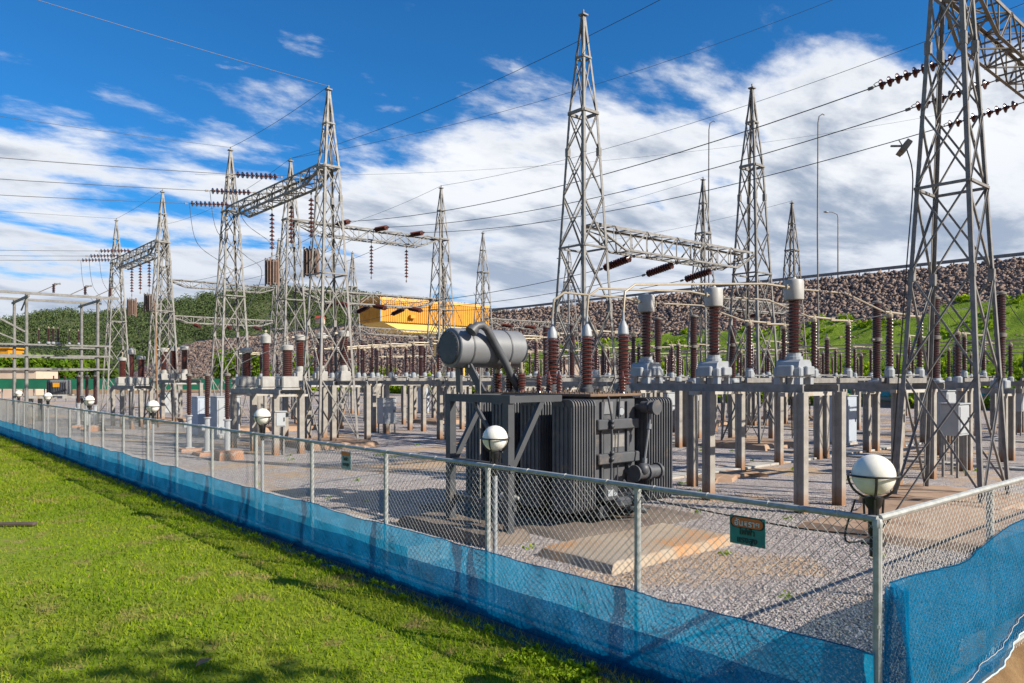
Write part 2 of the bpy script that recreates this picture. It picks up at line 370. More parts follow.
# ------------------------------------------------------------------ lattice steelwork
def tower_w(z): return 1.86-.0990*z if z<11.7 else max(.70-.59*(z-11.7)/3.3,.10)
def tower_parts(mt, thick=1.0):
    H=15.0; zs=[.25]
    while zs[-1]<11.0: zs.append(zs[-1]+max(tower_w(zs[-1])*1.36,1.0))
    k=(11.7-.25)/(zs[-1]-.25); zs=[.25+(z-.25)*k for z in zs]
    pk=[11.7,13.55,14.95]
    parts=[]
    def corner(i,z): w=tower_w(z)/2; sx,sy=((-1,-1),(1,-1),(1,1),(-1,1))[i]; return Vector((sx*w,sy*w,z))
    for i in range(4):
        sx,sy=((-1,-1),(1,-1),(1,1),(-1,1))[i]; b=MB()
        b.ang(corner(i,.05),corner(i,11.7),.095*thick,.016,(-sx,0,0),(0,-sy,0))
        b.ang(corner(i,11.7),corner(i,14.95),.085*thick,.012,(-sx,0,0),(0,-sy,0))
        b.box((corner(i,0).x,corner(i,0).y,.06),(.3,.3,.03))
        for z in zs[2::3]: b.box((corner(i,z).x-sx*.05,corner(i,z).y-sy*.05,z),(.13,.13,.28))
        parts.append(('leg',b.mesh('tower_leg',mt)))
    b=MB()
    for lv in (zs,pk):
        for n in range(len(lv)-1):
            z0,z1=lv[n],lv[n+1]
            for i in range(4):
                j=(i+1)%4; w=.046*thick if z0<8 else .040*thick
                nrm=(corner(i,1)+corner(j,1)); nrm.z=0; nrm.normalize()
                def din(p,d): return p-nrm*d
                def inset(p,q): return p+(q-p).normalized()*.05
                a0,a1=corner(i,z0),corner(j,z1); c0,c1=corner(j,z0),corner(i,z1)
                b.ang(din(inset(a0,a1),.022),din(inset(a1,a0),.022),w,.009)
                b.ang(din(inset(c0,c1),.045+w*.2),din(inset(c1,c0),.045+w*.2),w,.009)
    parts.append(('bracing',b.mesh('tower_bracing',mt)))
    for z in (zs[len(zs)//2],11.7,13.55):
        b=MB()
        for i in range(4):
            j=(i+1)%4; b.bar(corner(i,z)*1.0,corner(j,z)*1.0,.09*thick if z==11.7 else .06*thick,.09*thick if z==11.7 else .06*thick)
        parts.append(('ring_frame',b.mesh('tower_ring',mt)))
    b=MB(); b.box((0,0,15.0),(.24,.24,.05)); b.tube((0,0,15),(0,0,15.18),.03,8)
    parts.append(('peak_cap',b.mesh('tower_cap',mt)))
    return parts

def beam_parts(L,mt,w=.72,h=.72):
    """box truss along local +X from 0..L; z=0 is the top chord; both ends taper"""
    n=max(6,int(L/.85)); xs=[L*i/n for i in range(n+1)]
    t=1.35
    def low(x): return -h if t<x<L-t else -h+ (h-.16)*(1-min(x,L-x)/t)
    parts=[]
    for sy in (-1,1):
        b=MB(); b.ang((0,sy*w/2,0),(L,sy*w/2,0),.085,.012,(0,-sy,0),(0,0,-1)); parts.append(('top_chord',b.mesh('top_chord',mt)))
    for sy in (-1,1):
        b=MB(); p=[(0,sy*w/2*.8,low(0)),(t,sy*w/2,-h),(L-t,sy*w/2,-h),(L,sy*w/2*.8,low(L))]
        for q in range(3): b.ang(p[q],p[q+1],.085,.012)
        parts.append(('bottom_chord',b.mesh('bottom_chord',mt)))
    b=MB()
    for i in range(n):
        a,c=xs[i],xs[i+1]
        for sy in (-1,1):
            y=sy*(w/2-.02)
            if i%2==0: b.ang((a,y,low(a)),(c,y,-.02),.042,.008)
            else: b.ang((a,y,-.02),(c,y,low(c)),.042,.008)
            b.ang((a,y,low(a)),(a,y,0),.04,.008)
        for z in (lambda x:-.03,lambda x:low(x)+.03):
            s=1 if i%2 else -1
            b.ang((a,-s*w/2,z(a)),(c,s*w/2,z(c)),.045,.008)
            b.ang((a,-w/2,z(a)),(a,w/2,z(a)),.04,.008)
    parts.append(('lacing',b.mesh('beam_lacing',mt)))
    return parts
def lattice_beam(p,q,label,mt,group='lattice beams between the towers',w=.72,h=.72):
    p=Vector(p); q=Vector(q); d=q-p; L=d.length
    return thing('lattice_beam',beam_parts(L,mt,w,h),label,'beam',p,math.atan2(d.y,d.x),group)

# ------------------------------------------------------------------ insulators
def shed_prof(r0,r1,h,n,z0=0):
    pr=[(r0,z0)]; s=h/n
    for i in range(n):
        z=z0+i*s
        pr+=[(r0,z+s*.30),(r1,z+s*.42),(r1*.97,z+s*.52),(r0,z+s*.86)]
    pr.append((r0,z0+h)); return pr
def string_mesh(L,nd,r,n=10):
    b=MB(); pr=[]; s=L/nd
    pr=[(.02,0)]
    for i in range(nd):
        z=i*s
        pr+=[(.028,z+s*.05),(.05,z+s*.12),(.055,z+s*.3),(r,z+s*.55),(r*.96,z+s*.66),(.035,z+s*.72),(.02,z+s*.95)]
    b.lathe(pr,n); return b.mesh('disc_string',M['porc'],True,50)
def fitting_mesh(L,horn=True):
    b=MB(); b.tube((0,0,-.22),(0,0,.02),.016,6); b.tube((0,0,L-.02),(0,0,L+.2),.016,6)
    if horn:
        b.path([(0,0,L+.05),(.16,0,L+.05),(.24,0,L-.04),(.26,0,L-.16)],.011,5)
    b.box((0,0,-.2),(.05,.09,.1)); b.box((0,0,L+.2),(.05,.08,.14))
    return b.mesh('string_fittings',M['galv_b'])
STR_T=[('disc_stack',string_mesh(1.95,9,.15)),('end_fitting',fitting_mesh(1.95))]
STR_V=[('disc_stack',string_mesh(1.75,9,.125)),('end_fitting',fitting_mesh(1.75,False))]
STR_F=[('disc_stack',string_mesh(1.25,11,.15)),('end_fitting',fitting_mesh(1.25,False))]
def insulator_string(parts,p,d,label,group):
    """string starting at p and running along direction d"""
    o=thing('insulator_string',parts,label,'insulator',p,0,group)
    o.rotation_mode='QUATERNION'; o.rotation_quaternion=Vector(d).to_track_quat('Z','Y'); return o
def wire(p,q,sag,r,label,group,cat='cable',n=18,m='cond',name='power_line'):
    p=Vector(p); q=Vector(q); pts=[]
    for i in range(n+1):
        t=i/n; x=p.lerp(q,t)-p; x.z-=4*sag*t*(1-t); pts.append(x)
    b=MB(); b.path(pts,r,5)
    return solo(name,b.mesh(name,M[m],True),label,cat,p,group)
def curve_wire(pts,r,label,group,name='jumper_wire',m='cond',cat='cable'):
    pts=[Vector(p) for p in pts]; P=[]
    k=[pts[0]]+pts+[pts[-1]]
    for i in range(len(pts)-1):
        a,b_,c,d=k[i],k[i+1],k[i+2],k[i+3]
        for j in range(6):
            t=j/6
            P.append(.5*((2*b_)+(c-a)*t+(2*a-5*b_+4*c-d)*t*t+(3*b_-a-3*c+d)*t**3))
    P.append(pts[-1]); o=P[0].copy(); b=MB(); b.path([p-o for p in P],r,6)
    return solo(name,b.mesh(name,M[m],True),label,cat,o,group)

# line trap: a cage of brown bars hung under a string
def trap_parts():
    b=MB()
    for i in range(14):
        a=i*2*math.pi/14; x,y=.30*math.cos(a),.30*math.sin(a); b.box((x,y,-.62),(.05,.05,1.16 if i%3 else 1.34))
    out=[('slat_cage',b.mesh('trap_cage',M['galv_b'].copy() if False else M['trapbrown']))]
    b=MB(); b.lathe([(.24,-1.1),(.25,-1.05),(.25,-.2),(.24,-.14)],14); out.append(('coil',b.mesh('trap_coil',M['trapcoil'],True)))
    b=MB()
    for z in (-.06,-1.18):
        b.bar((-.34,0,z),(.34,0,z),.06); b.bar((0,-.34,z+.003),(0,.34,z+.003),.055)
    b.tube((0,0,-.04),(0,0,.25),.02,6); out.append(('spider_bracket',b.mesh('trap_spider',M['galv'])))
    return out
M['trapbrown']=pm('brown_trap_bars',(.17,.095,.06),(.12,.07,.05),5,.6,0,.1,40)
M['trapcoil']=pm('dark_trap_coil',(.09,.06,.05),(.13,.09,.07),9,.6,0,.1,40)
TRAP=trap_parts()

# ------------------------------------------------------------------ yard equipment (z=0 is the top of the support)
def ct_parts():
    out=[]
    b=MB(); b.bbox((0,0,.27),(.66,.66,.22),.03); b.prism([(-.30,.38),(.30,.38),(.27,.50),(.2,.55),(-.2,.55),(-.27,.50)],'y',-.27,.27); b.lathe([(.19,.54),(.19,.62),(.16,.63),(.16,.70)],16)
    b.bbox((0,-.36,.30),(.34,.10,.2),.02); b.bbox((-.37,0,.30),(.12,.36,.24),.02)
    for x in(-.24,.24):
        for y in(-.24,.24): b.box((x,y,.075),(.14,.14,.15))
    sub=MB(); sub.path([(-.40,-.05,.22),(-.41,-.05,-.1),(-.2,-.05,-.35),(-.16,-.05,-1.2)],.014,5)
    out.append(('base_tank',b.mesh('ct_base',M['white']),[('control_cable',sub.mesh('ct_cable',M['black'],True))]))
    b=MB(); b.lathe(shed_prof(.105,.185,1.18,15,.70),18); out.append(('porcelain',b.mesh('ct_porcelain',M['porc'],True,28)))
    b=MB(); b.lathe([(.16,1.88),(.215,1.90),(.22,1.94),(.22,2.30),(.2,2.34),(.06,2.37),(.05,2.40)],20); out.append(('head',b.mesh('ct_head',M['whiteish'],True,30)))
    b=MB(); b.tube((-.36,0,2.16),(-.2,0,2.16),.03,8); b.box((-.36,0,2.16),(.03,.1,.1)); out.append(('terminal',b.mesh('ct_terminal',M['tan'],True,30))); b=MB(); b.tube((.2,0,2.16),(.36,0,2.16),.03,8); b.box((.36,0,2.16),(.03,.1,.1))
    out.append(('terminal',b.mesh('ct_terminal',M['tan'],True,30))); return out
def pt_parts(stout=True):
    out=[]; b=MB(); s=.33 if stout else .27
    b.bbox((0,0,.28),(s*2,s*2,.44),.04); b.bbox((-s-.04,0,.28),(.07,.36,.26),.02); b.box((0,0,.03),(s*2.1,s*2.1,.06))
    out.append(('base_tank',b.mesh('pt_base',M['whiteish'],True,30)))
    h=.92 if stout else 1.25; r=.21 if stout else .15
    b=MB(); b.lathe([(r*.9,.5),(r*.9,.55)]+shed_prof(r*.8,r,h,12 if stout else 16,.55),16); out.append(('porcelain',b.mesh('pt_porcelain',M['porc'],True,28)))
    b=MB(); z=.55+h
    b.lathe([(r*.9,z),(r*1.12,z+.02),(r*1.12,z+.16),(r*.95,z+.2),(.05,z+.23)] if stout else [(r*.9,z),(r*1.35,z+.02),(r*1.35,z+.28),(r*.8,z+.36),(.04,z+.42)],16)
    out.append(('head',b.mesh('pt_head',M['whiteish'],True,30)))
    b=MB(); b.tube((0,0,z+.15),(0,0,z+.5),.02,6); b.box((0,0,z+.5),(.09,.05,.07)); out.append(('terminal',b.mesh('pt_terminal',M['tan'])))
    return out
def arrester_parts():
    out=[]; b=MB(); b.lathe([(.10,0),(.10,1.28),(.14,1.29),(.14,1.33)],12); b.box((0,0,.04),(.34,.34,.08)); out.append(('column',b.mesh('arrester_column',M['cab_w'],True,30)))
    b=MB(); b.lathe([(.06,1.33),(.06,1.40)]+shed_prof(.075,.115,.68,9,1.40)+[(.09,2.10),(.09,2.16)]+shed_prof(.075,.115,.68,9,2.16),12); out.append(('porcelain',b.mesh('arrester_porcelain',M['porc_d'],True,28)))
    b=MB(); b.lathe([(.10,2.84),(.12,2.86),(.12,2.93),(.03,2.97),(.02,3.12)],12); out.append(('cap',b.mesh('arrester_cap',M['galv_b'],True,30)))
    b=MB(); b.bbox((-.16,0,.95),(.12,.16,.22),.01); out.append(('counter_box',b.mesh('counter_box',M['white'])))
    return out
def disc_parts(L=2.1,n=14,sh=14):
    out=[]; b=MB()
    for y in(-.10,.10): b.bar((-L/2-.35,y,.07),(L/2+.35,y,.07),.07,.14)
    for x in(-L/2,L/2,0): b.box((x,0,.16),(.26,.28,.04))
    b.tube((-L/2,-.02,.22),(L/2,-.02,.22),.022,6)
    out.append(('base_frame',b.mesh('disc_base',M['galv_l'])))
    for x in(-L/2,L/2):
        b=MB(); b.lathe([(.13,.18),(.13,.36),(.10,.40),(.10,.45)],10,(x,0,0)); s=[('pedestal',b.mesh('post_pedestal',M['white'],True,30))]
        b=MB(); b.lathe(shed_prof(.068,.112,1.30,sh,.45),n,(x,0,0)); out.append(('porcelain',b.mesh('disc_porcelain',M['porc_d'],True,28),s))
    b=MB()
    for x in(-L/2,L/2):
        b.lathe([(.08,1.75),(.09,1.77),(.09,1.84),(.05,1.88),(.05,1.95)],10,(x,0,0)); b.path([(x,0,1.93),(x,.02,2.02),(x,.06,2.10)],.018,5)
        b.tube((x-.3 if x<0 else x,0,1.90),(x if x<0 else x+.3,0,1.90),.026,6)
    b.tube((-L/2,0,1.90),(.06,0,1.90),.032,8); b.tube((L/2,0,1.90),(.02,0,1.86),.032,8); b.box((.03,0,1.89),(.22,.09,.10))
    out.append(('blade_arm',b.mesh('disc_arms',M['tan'],True,30))); return out
def breaker_parts():
    out=[]; b=MB(); b.bbox((0,0,.14),(.5,.5,.28),.03); b.lathe([(.2,.28),(.2,.36)],14); out.append(('base_tank',b.mesh('breaker_base',M['white'],True,30)))
    b=MB(); b.lathe(shed_prof(.13,.175,1.40,16,.36),14); out.append(('porcelain',b.mesh('breaker_support',M['porc_d'],True,28)))
    b=MB(); b.lathe([(.15,1.76),(.2,1.78),(.2,1.90),(.15,1.92)],14); b.tube((-.42,0,1.84),(0,0,1.84),.035,6); out.append(('flange',b.mesh('breaker_flange',M['galv_b'],True,30)))
    b=MB(); b.lathe(shed_prof(.145,.185,1.30,15,1.92),14); out.append(('porcelain',b.mesh('breaker_chamber',M['porc_d'],True,28)))
    b=MB(); b.lathe([(.16,3.22),(.19,3.24),(.19,3.31),(.1,3.35)],14); b.tube((0,0,3.28),(.4,0,3.28),.03,6); out.append(('cap',b.mesh('breaker_cap',M['galv_b'],True,30)))
    return out
def post_ins_parts():
    out=[]; b=MB(); b.lathe([(.14,0),(.14,.16),(.09,.2)],10); out.append(('pedestal',b.mesh('pi_base',M['white'],True,30)))
    b=MB(); b.lathe(shed_prof(.068,.112,1.28,13,.2),12); out.append(('porcelain',b.mesh('pi_porcelain',M['porc_d'],True,28)))
    b=MB(); b.lathe([(.08,1.48),(.09,1.5),(.09,1.56),(.03,1.6),(.03,1.7)],10); out.append(('cap',b.mesh('pi_cap',M['tan'],True,30))); return out
def ct_stout():
    out=[]; b=MB(); b.bbox((0,0,.22),(.5,.5,.44),.03); b.lathe([(.2,.44),(.2,.60),(.17,.62),(.17,.70)],16); b.bbox((-.29,0,.24),(.1,.3,.26),.02); out.append(('base_tank',b.mesh('ct_pedestal',M['whiteish'])))
    b=MB(); b.lathe(shed_prof(.16,.215,1.20,14,.70),16); out.append(('porcelain',b.mesh('ct_stout_porcelain',M['porc'],True,28)))
    b=MB(); b.lathe([(.19,1.90),(.26,1.92),(.26,2.12),(.22,2.17),(.05,2.19)],20); out.append(('head',b.mesh('ct_flat_head',M['whiteish'],True,30)))
    for s in(-1,1): b=MB(); b.tube((s*.24,0,2.05),(s*.4,0,2.05),.03,8); b.box((s*.4,0,2.05),(.03,.1,.1)); out.append(('terminal',b.mesh('ct_terminal',M['tan'])))
    return out
CTS=ct_stout(); CT=ct_parts(); PT=pt_parts(True); PTT=pt_parts(False); ARR=arrester_parts(); DISC=disc_parts(); BRK=breaker_parts(); PIN=post_ins_parts()

def hpost_mesh(h,w=.20,d=.23):
    """concrete post with a sunk web on two faces"""
    b=MB(); a,c=w/2,d/2; r=.04; f=.055
    poly=[(-a,-c),(a,-c),(a,-c+f),(a-r,-c+f+.02),(a-r,c-f-.02),(a,c-f),(a,c),(-a,c),(-a,c-f),(-a+r,c-f-.02),(-a+r,-c+f+.02),(-a,-c+f)]
    b.prism(poly,'z',0,h); return b.mesh('concrete_post',M['post'])
POSTM={}
def support_frame(u0,u1,v0,v1,nu,label,z=2.72,beam='galv_l',posts=None,group='equipment support frames'):
    """two beams along u at v0/v1 on concrete posts"""
    o=link('support_frame',None,None,W(u0,v0,0)); tag(o,label,'support frame',group)
    hb=.17; hz=z-hb
    if hz not in POSTM: POSTM[hz]=hpost_mesh(hz)
    for j,vv in enumerate((0,v1-v0)):
        b=MB(); L=u1-u0
        # channel section beam
        b.box((vv,L/2,z-hb/2),(.05,L+.7,hb)); b.box((vv+(.05 if j==0 else -.05),L/2,z-.012),(.06,L+.7,.02)); b.box((vv+(.05 if j==0 else -.05),L/2,z-hb+.012),(.06,L+.7,.02))
        link('beam',b.mesh('frame_beam',M[beam]),o)
        for yy in ([L*i/(nu-1) for i in range(nu)] if posts is None else [x-u0 for x in posts[j]]):
            p=link('post',POSTM[hz],o); p.location=(vv,yy,0)
    for i in range(nu):
        y=(u1-u0)*i/(nu-1)+.0
        b=MB(); b.box(((v1-v0)/2,y,z-hb-.045),(abs(v1-v0)+.5,.16,.085)); link('cross_bearer',b.mesh('cross_bearer',M['conc']),o)
    return o
def cabinet(u,v,w,d,h,label,m='cab',legs=0.0,group=None):
    b=MB(); b.bbox((0,0,legs+h/2),(w,d,h),.015); out=[('body',b.mesh('cabinet_body',M[m],True,30))]
    b=MB(); b.box((0,0,legs+h+.02),(w+.08,d+.08,.035)); out.append(('roof',b.mesh('cabinet_roof',M[m])))
    b=MB(); b.bbox((0,-d/2-.012,legs+h/2),(w*.86,.022,h*.86),.006); s=MB(); s.box((w*.30,-d/2-.035,legs+h*.5),(.03,.03,.14)); out.append(('door',b.mesh('cabinet_door',M[m]),[('handle',s.mesh('door_handle',M['black']))]))
    if legs>0:
        for x in(-w/2+.06,w/2-.06):
            for y in(-d/2+.06,d/2-.06):
                b=MB(); b.box((x,y,legs/2),(.06,.06,legs)); out.append(('leg',b.mesh('cabinet_leg',M['galv_l'])))
    else:
        b=MB(); b.box((0,0,.04),(w+.06,d+.06,.1)); out.append(('plinth',b.mesh('cabinet_plinth',M['conc'])))
    return thing('control_cabinet',out,label,'cabinet',W(u,v),0,group)
def slab(u,v,du,dv,h,label,m='foot',group=None,name='concrete_footing',cat='footing',jag=.08):
    """a poured footing with an uneven outline"""
    pts=[]; nn=7
    for (ax,ay,bx,by) in ((-1,-1,1,-1),(1,-1,1,1),(1,1,-1,1),(-1,1,-1,-1)):
        for i in range(nn):
            t=i/nn; pts.append(((ax+(bx-ax)*t)*dv/2+random.uniform(-jag,jag),(ay+(by-ay)*t)*du/2+random.uniform(-jag,jag)))
    n=len(pts); vs=[(x*1.07,y*1.07,-.02) for x,y in pts]+[(x,y,h*.8) for x,y in pts]+[(x*.95,y*.95,h+random.uniform(-.012,.012)) for x,y in pts]+[(0,0,h+.015)]
    fs=[]
    for k in range(2):
        for i in range(n): j=(i+1)%n; fs.append((k*n+i,k*n+j,k*n+n+j,k*n+n+i))
    for i in range(n): fs.append((2*n+i,2*n+(i+1)%n,3*n))
    b=MB(); b.add(vs,fs); return solo(name,b.mesh(name,M[m],True,25),label,cat,W(u,v),group)

# ------------------------------------------------------------------ foliage
def leaf_cloud(lobes,n,size,seed=1,flat=.0):
    """lobes: list of (x,y,z,rx,ry,rz); returns verts, quads, tint"""
    g=np.random.default_rng(seed); vol=np.array([l[3]*l[4]*l[5] for l in lobes])**.75; pr=vol/vol.sum()
    idx=g.choice(len(lobes),n,p=pr); L=np.array(lobes)[idx]
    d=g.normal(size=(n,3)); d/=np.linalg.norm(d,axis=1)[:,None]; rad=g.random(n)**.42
    clump=g.normal(size=(n,3))*.0
    c=L[:,:3]+d*rad[:,None]*L[:,3:6]
    a=g.normal(size=(n,3)); a/=np.linalg.norm(a,axis=1)[:,None]
    b=np.cross(a,g.normal(size=(n,3))); b/=np.linalg.norm(b,axis=1)[:,None]
    s=size*(.6+.8*g.random(n))[:,None]
    v=np.stack([c-a*s*.5,c+b*s*.28,c+a*s*.5,c-b*s*.28],1).reshape(-1,3)
    f=np.arange(4*n).reshape(n,4)
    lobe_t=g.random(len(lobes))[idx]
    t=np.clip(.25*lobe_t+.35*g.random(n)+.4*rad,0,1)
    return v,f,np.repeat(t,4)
def tree(loc,h,r,label,leafm='leaf',n=1500,size=.3,seed=1,group=None,crown0=.25,name='tree'):
    g=random.Random(seed); lobes=[]
    for i in range(9):
        a=g.uniform(0,6.28); q=g.uniform(.1,.65)*r; z=h*g.uniform(crown0+.15,.86)
        s=r*g.uniform(.32,.55); lobes.append((math.cos(a)*q,math.sin(a)*q,z,s,s,s*g.uniform(.65,.95)))
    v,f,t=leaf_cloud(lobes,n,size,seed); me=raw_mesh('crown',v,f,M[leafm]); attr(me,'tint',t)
    b=MB(); b.path([(0,0,-.1),(g.uniform(-.1,.1),g.uniform(-.1,.1),h*.3),(g.uniform(-.2,.2),g.uniform(-.2,.2),h*.7)],[h*.028,h*.022,h*.008],7)
    for l in lobes[:6]: b.path([(0,0,h*g.uniform(.22,.4)),(l[0]*.5,l[1]*.5,l[2]*.8),(l[0],l[1],l[2])],[h*.014,h*.009,h*.004],5)
    return thing(name,[('trunk',b.mesh('trunk',M['bark'],True)),('crown',me)],label,'tree',loc,0,group)
SKYX,SKYY=0.0,0.0; SKYTINT=(.135,.53,.84); EXPO=.80
CAMZ=2.86; F=760.0; HZ=378.0
def on_ray(px,py,Y): return cam2w((px-512)/F*Y,Y,CAMZ-(py-HZ)*Y/F)
# ================================================================== SETTING
def grid_sheet(us,vs,zf,m,name,smooth=True):
    U,V=np.meshgrid(us,vs,indexing='ij'); Z=zf(U,V)
    verts=np.stack([V.ravel(),U.ravel(),Z.ravel()],1); nu,nv=len(us),len(vs)
    i=np.arange(nu-1)[:,None]*nv+np.arange(nv-1)[None,:]
    f=np.stack([i,i+1,i+nv+1,i+nv],-1).reshape(-1,4)[:,::-1]
    return raw_mesh(name,verts,f,m,smooth)
def sst(x,a,b):
    t=np.clip((x-a)/(b-a),0,1); return t*t*(3-2*t)
def ground_z(U,V): return -.03-2.9*(1-sst(U,1.7,3.3))*sst(V,2.5,4.5)*(1-sst(V,60,90))*sst(U,-40,-20)
us=np.concatenate([[-3000,-800,-200,-60],np.arange(-40,0,4),np.arange(0,3.5,.1),[4,8,20,60,200,800,3000]])
vs=np.concatenate([[-3000,-800,-200,-60,-20,-5,0],np.arange(2,6,.25),np.arange(6,20,1),[25,40,60,75,90,110,200,800,3000]])
gm,nt,nd,lk=new_mat('open_ground'); vv=coords(nt); n_=noise(nt,vv,.15,8,.7); n2_=noise(nt,vv,4,8,.75)
c_=mixc(nt,smap(nt,n2_,.3,.7),(.20,.115,.05),(.34,.22,.11)); c_=mixc(nt,math_(nt,'MULTIPLY',smap(nt,n_,.62,.75),.7),c_,(.12,.16,.04)); finish(nt,c_,.95,0,n2_,.6,.04,.2)
setting('ground',grid_sheet(us,vs,ground_z,gm,'ground'),'brown earth and grass ground reaching to the hills','ground')
setting('gravel_yard',grid_sheet(np.linspace(2.86,150,90),np.linspace(5.80,80,60),lambda U,V:0*U,M['gravel'],'gravel_yard',False),'grey gravel surface of the fenced switchyard','gravel yard')
setting('lawn',grid_sheet(np.linspace(-6,170,120),np.linspace(-90,5.42,80),lambda U,V:-.004+.03*np.sin(U*.5)*np.cos(V*.4)*sst(V,5,2)+0*U-.5*(1-sst(U,1.2,2.6))*sst(V,2.8,4.2),M['lawn'],'lawn'),'mown green lawn outside the long fence','lawn')
# soil strip under the fence line and the cut bank below the short fence
b=MB(); b.add([(5.36,2.3,.006),(5.86,2.3,.006),(5.86,70,.006),(5.36,70,.006)],[(0,1,2,3)]); setting('fence_strip',b.mesh('fence_strip',M['earth']),'bare dark soil strip under the long fence','soil')
nb=90; UU=np.linspace(0,1,14); VV=np.linspace(5.0,32,nb*2)
def bank_pts():
    pr=[]
    for t in UU:
        for v in VV:
            n=mnoise.noise(Vector((t*2,v*1.3,0)))*.10+mnoise.noise(Vector((t*7,v*4,3)))*.05
            u=3.0-2.4*t+n*sst(np.array(t),0,.15)+.25*n; z=.014+.03*abs(n)*4*(1-t)-2.3*max(0,t-.22)**.9+n*.6*min(1,t*4)*(t>.2)
            pr.append((v,u,z))
    return np.array(pr)
i=np.arange(13)[:,None]*len(VV)+np.arange(len(VV)-1)[None,:]
setting('earth_bank',raw_mesh('earth_bank',bank_pts(),np.stack([i,i+1,i+len(VV)+1,i+len(VV)],-1).reshape(-1,4),M['earth'],True),'brown earth bank dropping away below the short fence','bank')

# --- dam
VT,VC,ZC=78.0,105.0,17.0
def slope_z(V): return np.clip((V-VT)/(VC-VT),0,1)*ZC
du=np.concatenate([np.linspace(-60,330,160)])
dv=np.concatenate([np.linspace(VT-1,VC,26),[VC+.3,VC+8,VC+30]])
setting('dam_slope',grid_sheet(du,dv,lambda U,V:np.where(V<=VC,slope_z(V)-.05,ZC-.05-(np.clip(V-VC-8,0,99))*.55)+.0*U,M['rockbase'],'dam_slope'),'rockfill embankment of the dam rising behind the switchyard','dam')
# individual stones of the rockfill
def weedtop(u):
    top=96.5 if u<34 else 93.6-(u-40)*.035
    top+=1.6*mnoise.noise(Vector((u*.12,0,1)))+ .9*mnoise.noise(Vector((u*.5,2,1)))
    return top-max(0,u-84)*.25
gu=np.linspace(4,130,150); gv=np.linspace(VT-2.5,99,60)
WT=np.array([weedtop(x) for x in gu])
def gb_z(U,V):
    top=np.interp(U,gu,WT); lump=np.array([mnoise.noise(Vector((a*.35,b_*.35,2)))*.35+mnoise.noise(Vector((a*1.1,b_*1.1,5)))*.18 for a,b_ in zip(U.ravel(),V.ravel())]).reshape(U.shape)
    edge=np.clip((top-V)/1.2,-1.5,1)
    return slope_z(V)+.12+.42*edge+lump*np.clip(edge+.3,0,1)
bm_,nt,nd,lk=new_mat('bank_grass'); n_=noise(nt,coords(nt),.5,8,.7); n2_=noise(nt,coords(nt),5,6,.7); c_=mixc(nt,smap(nt,n_,.35,.65),(.12,.20,.012),(.27,.36,.03)); c_=mixc(nt,math_(nt,'MULTIPLY',n2_,.6),c_,(.10,.16,.012)); finish(nt,c_,.95,0,n2_,.8,.2,.2)
setting('grassy_bank',grid_sheet(gu,gv,gb_z,bm_,'grassy_bank'),'bright green grass bank over the foot of the dam slope','grass bank')
def rocks(n,seed=3):
    g=np.random.default_rng(seed)
    # density falls with distance
    u=15+ (300*(g.random(n)**1.9)); t=g.random(n); v=VT+t*(VC-VT); z=t*ZC
    s=(.18+.34*g.random(n)**2.5)*(1+.004*u)
    cube=np.array([(-1,-1,-.7),(1,-1,-.7),(1,1,-.7),(-1,1,-.7),(-.75,-.7,.7),(.7,-.75,.7),(.75,.7,.7),(-.7,.75,.7)])*.5
    P=cube[None]*(s[:,None,None]*(.75+.5*g.random((n,1,3))))+g.normal(size=(n,8,3))*s[:,None,None]*.09
    a=g.random(n)*6.28; ca,sa=np.cos(a),np.sin(a); x=P[:,:,0]*ca[:,None]-P[:,:,1]*sa[:,None]; y=P[:,:,0]*sa[:,None]+P[:,:,1]*ca[:,None]
    tl=g.normal(size=(n,2))*.35
    zz=P[:,:,2]+x*tl[:,:1]+y*tl[:,1:]
    V=np.stack([x+v[:,None],y+u[:,None],zz+z[:,None]+.08],-1).reshape(-1,3)
    f=np.array([(0,3,2,1),(4,5,6,7),(0,1,5,4),(1,2,6,5),(2,3,7,6),(3,0,4,7)])
    Fc=(np.arange(n)[:,None,None]*8+f[None]).reshape(-1,4)
    me=raw_mesh('rockfill_stones',V,Fc,M['rock']); attr(me,'tint',np.repeat(np.clip(g.normal(.52,.155,n),0,1),8)); return me
solo('rockfill_stones',rocks(74000),'tumbled reddish brown stones covering the dam slope','rocks',kind='stuff')
# weeds and shrubs on the lower slope
def bank_weeds():
    g=np.random.default_rng(5); lobes=[]
    for k in range(2200):
        u=g.uniform(8,120); top=weedtop(u)
        if top<VT: continue
        v=g.uniform(VT-2,top); z=float(slope_z(np.array(v)))
        if v>VT+6 and mnoise.noise(Vector((u*.16,v*.22,7)))<.05: continue
        big=.5+.9*max(0,1-(v-VT+2)/9)
        s=big*g.uniform(.5,1.0); lobes.append((v,u,z+.25+s*.5,s*1.4,s*1.6,s*.9))
    for k in range(70):
        u=g.uniform(130,190); v=g.uniform(VT-3,VT+6); z=float(slope_z(np.array(v))); s=g.uniform(.8,1.6); lobes.append((v,u,z+.5,s*1.4,s*1.4,s))
    return leaf_cloud(lobes,150000,.50,9)
v_,f_,t_=bank_weeds(); me=raw_mesh('slope_weeds',v_,f_,M['leaf_y']); attr(me,'tint',t_); solo('slope_weeds',me,'bright green weeds and shrubs over the foot of the dam slope','weeds',kind='stuff')
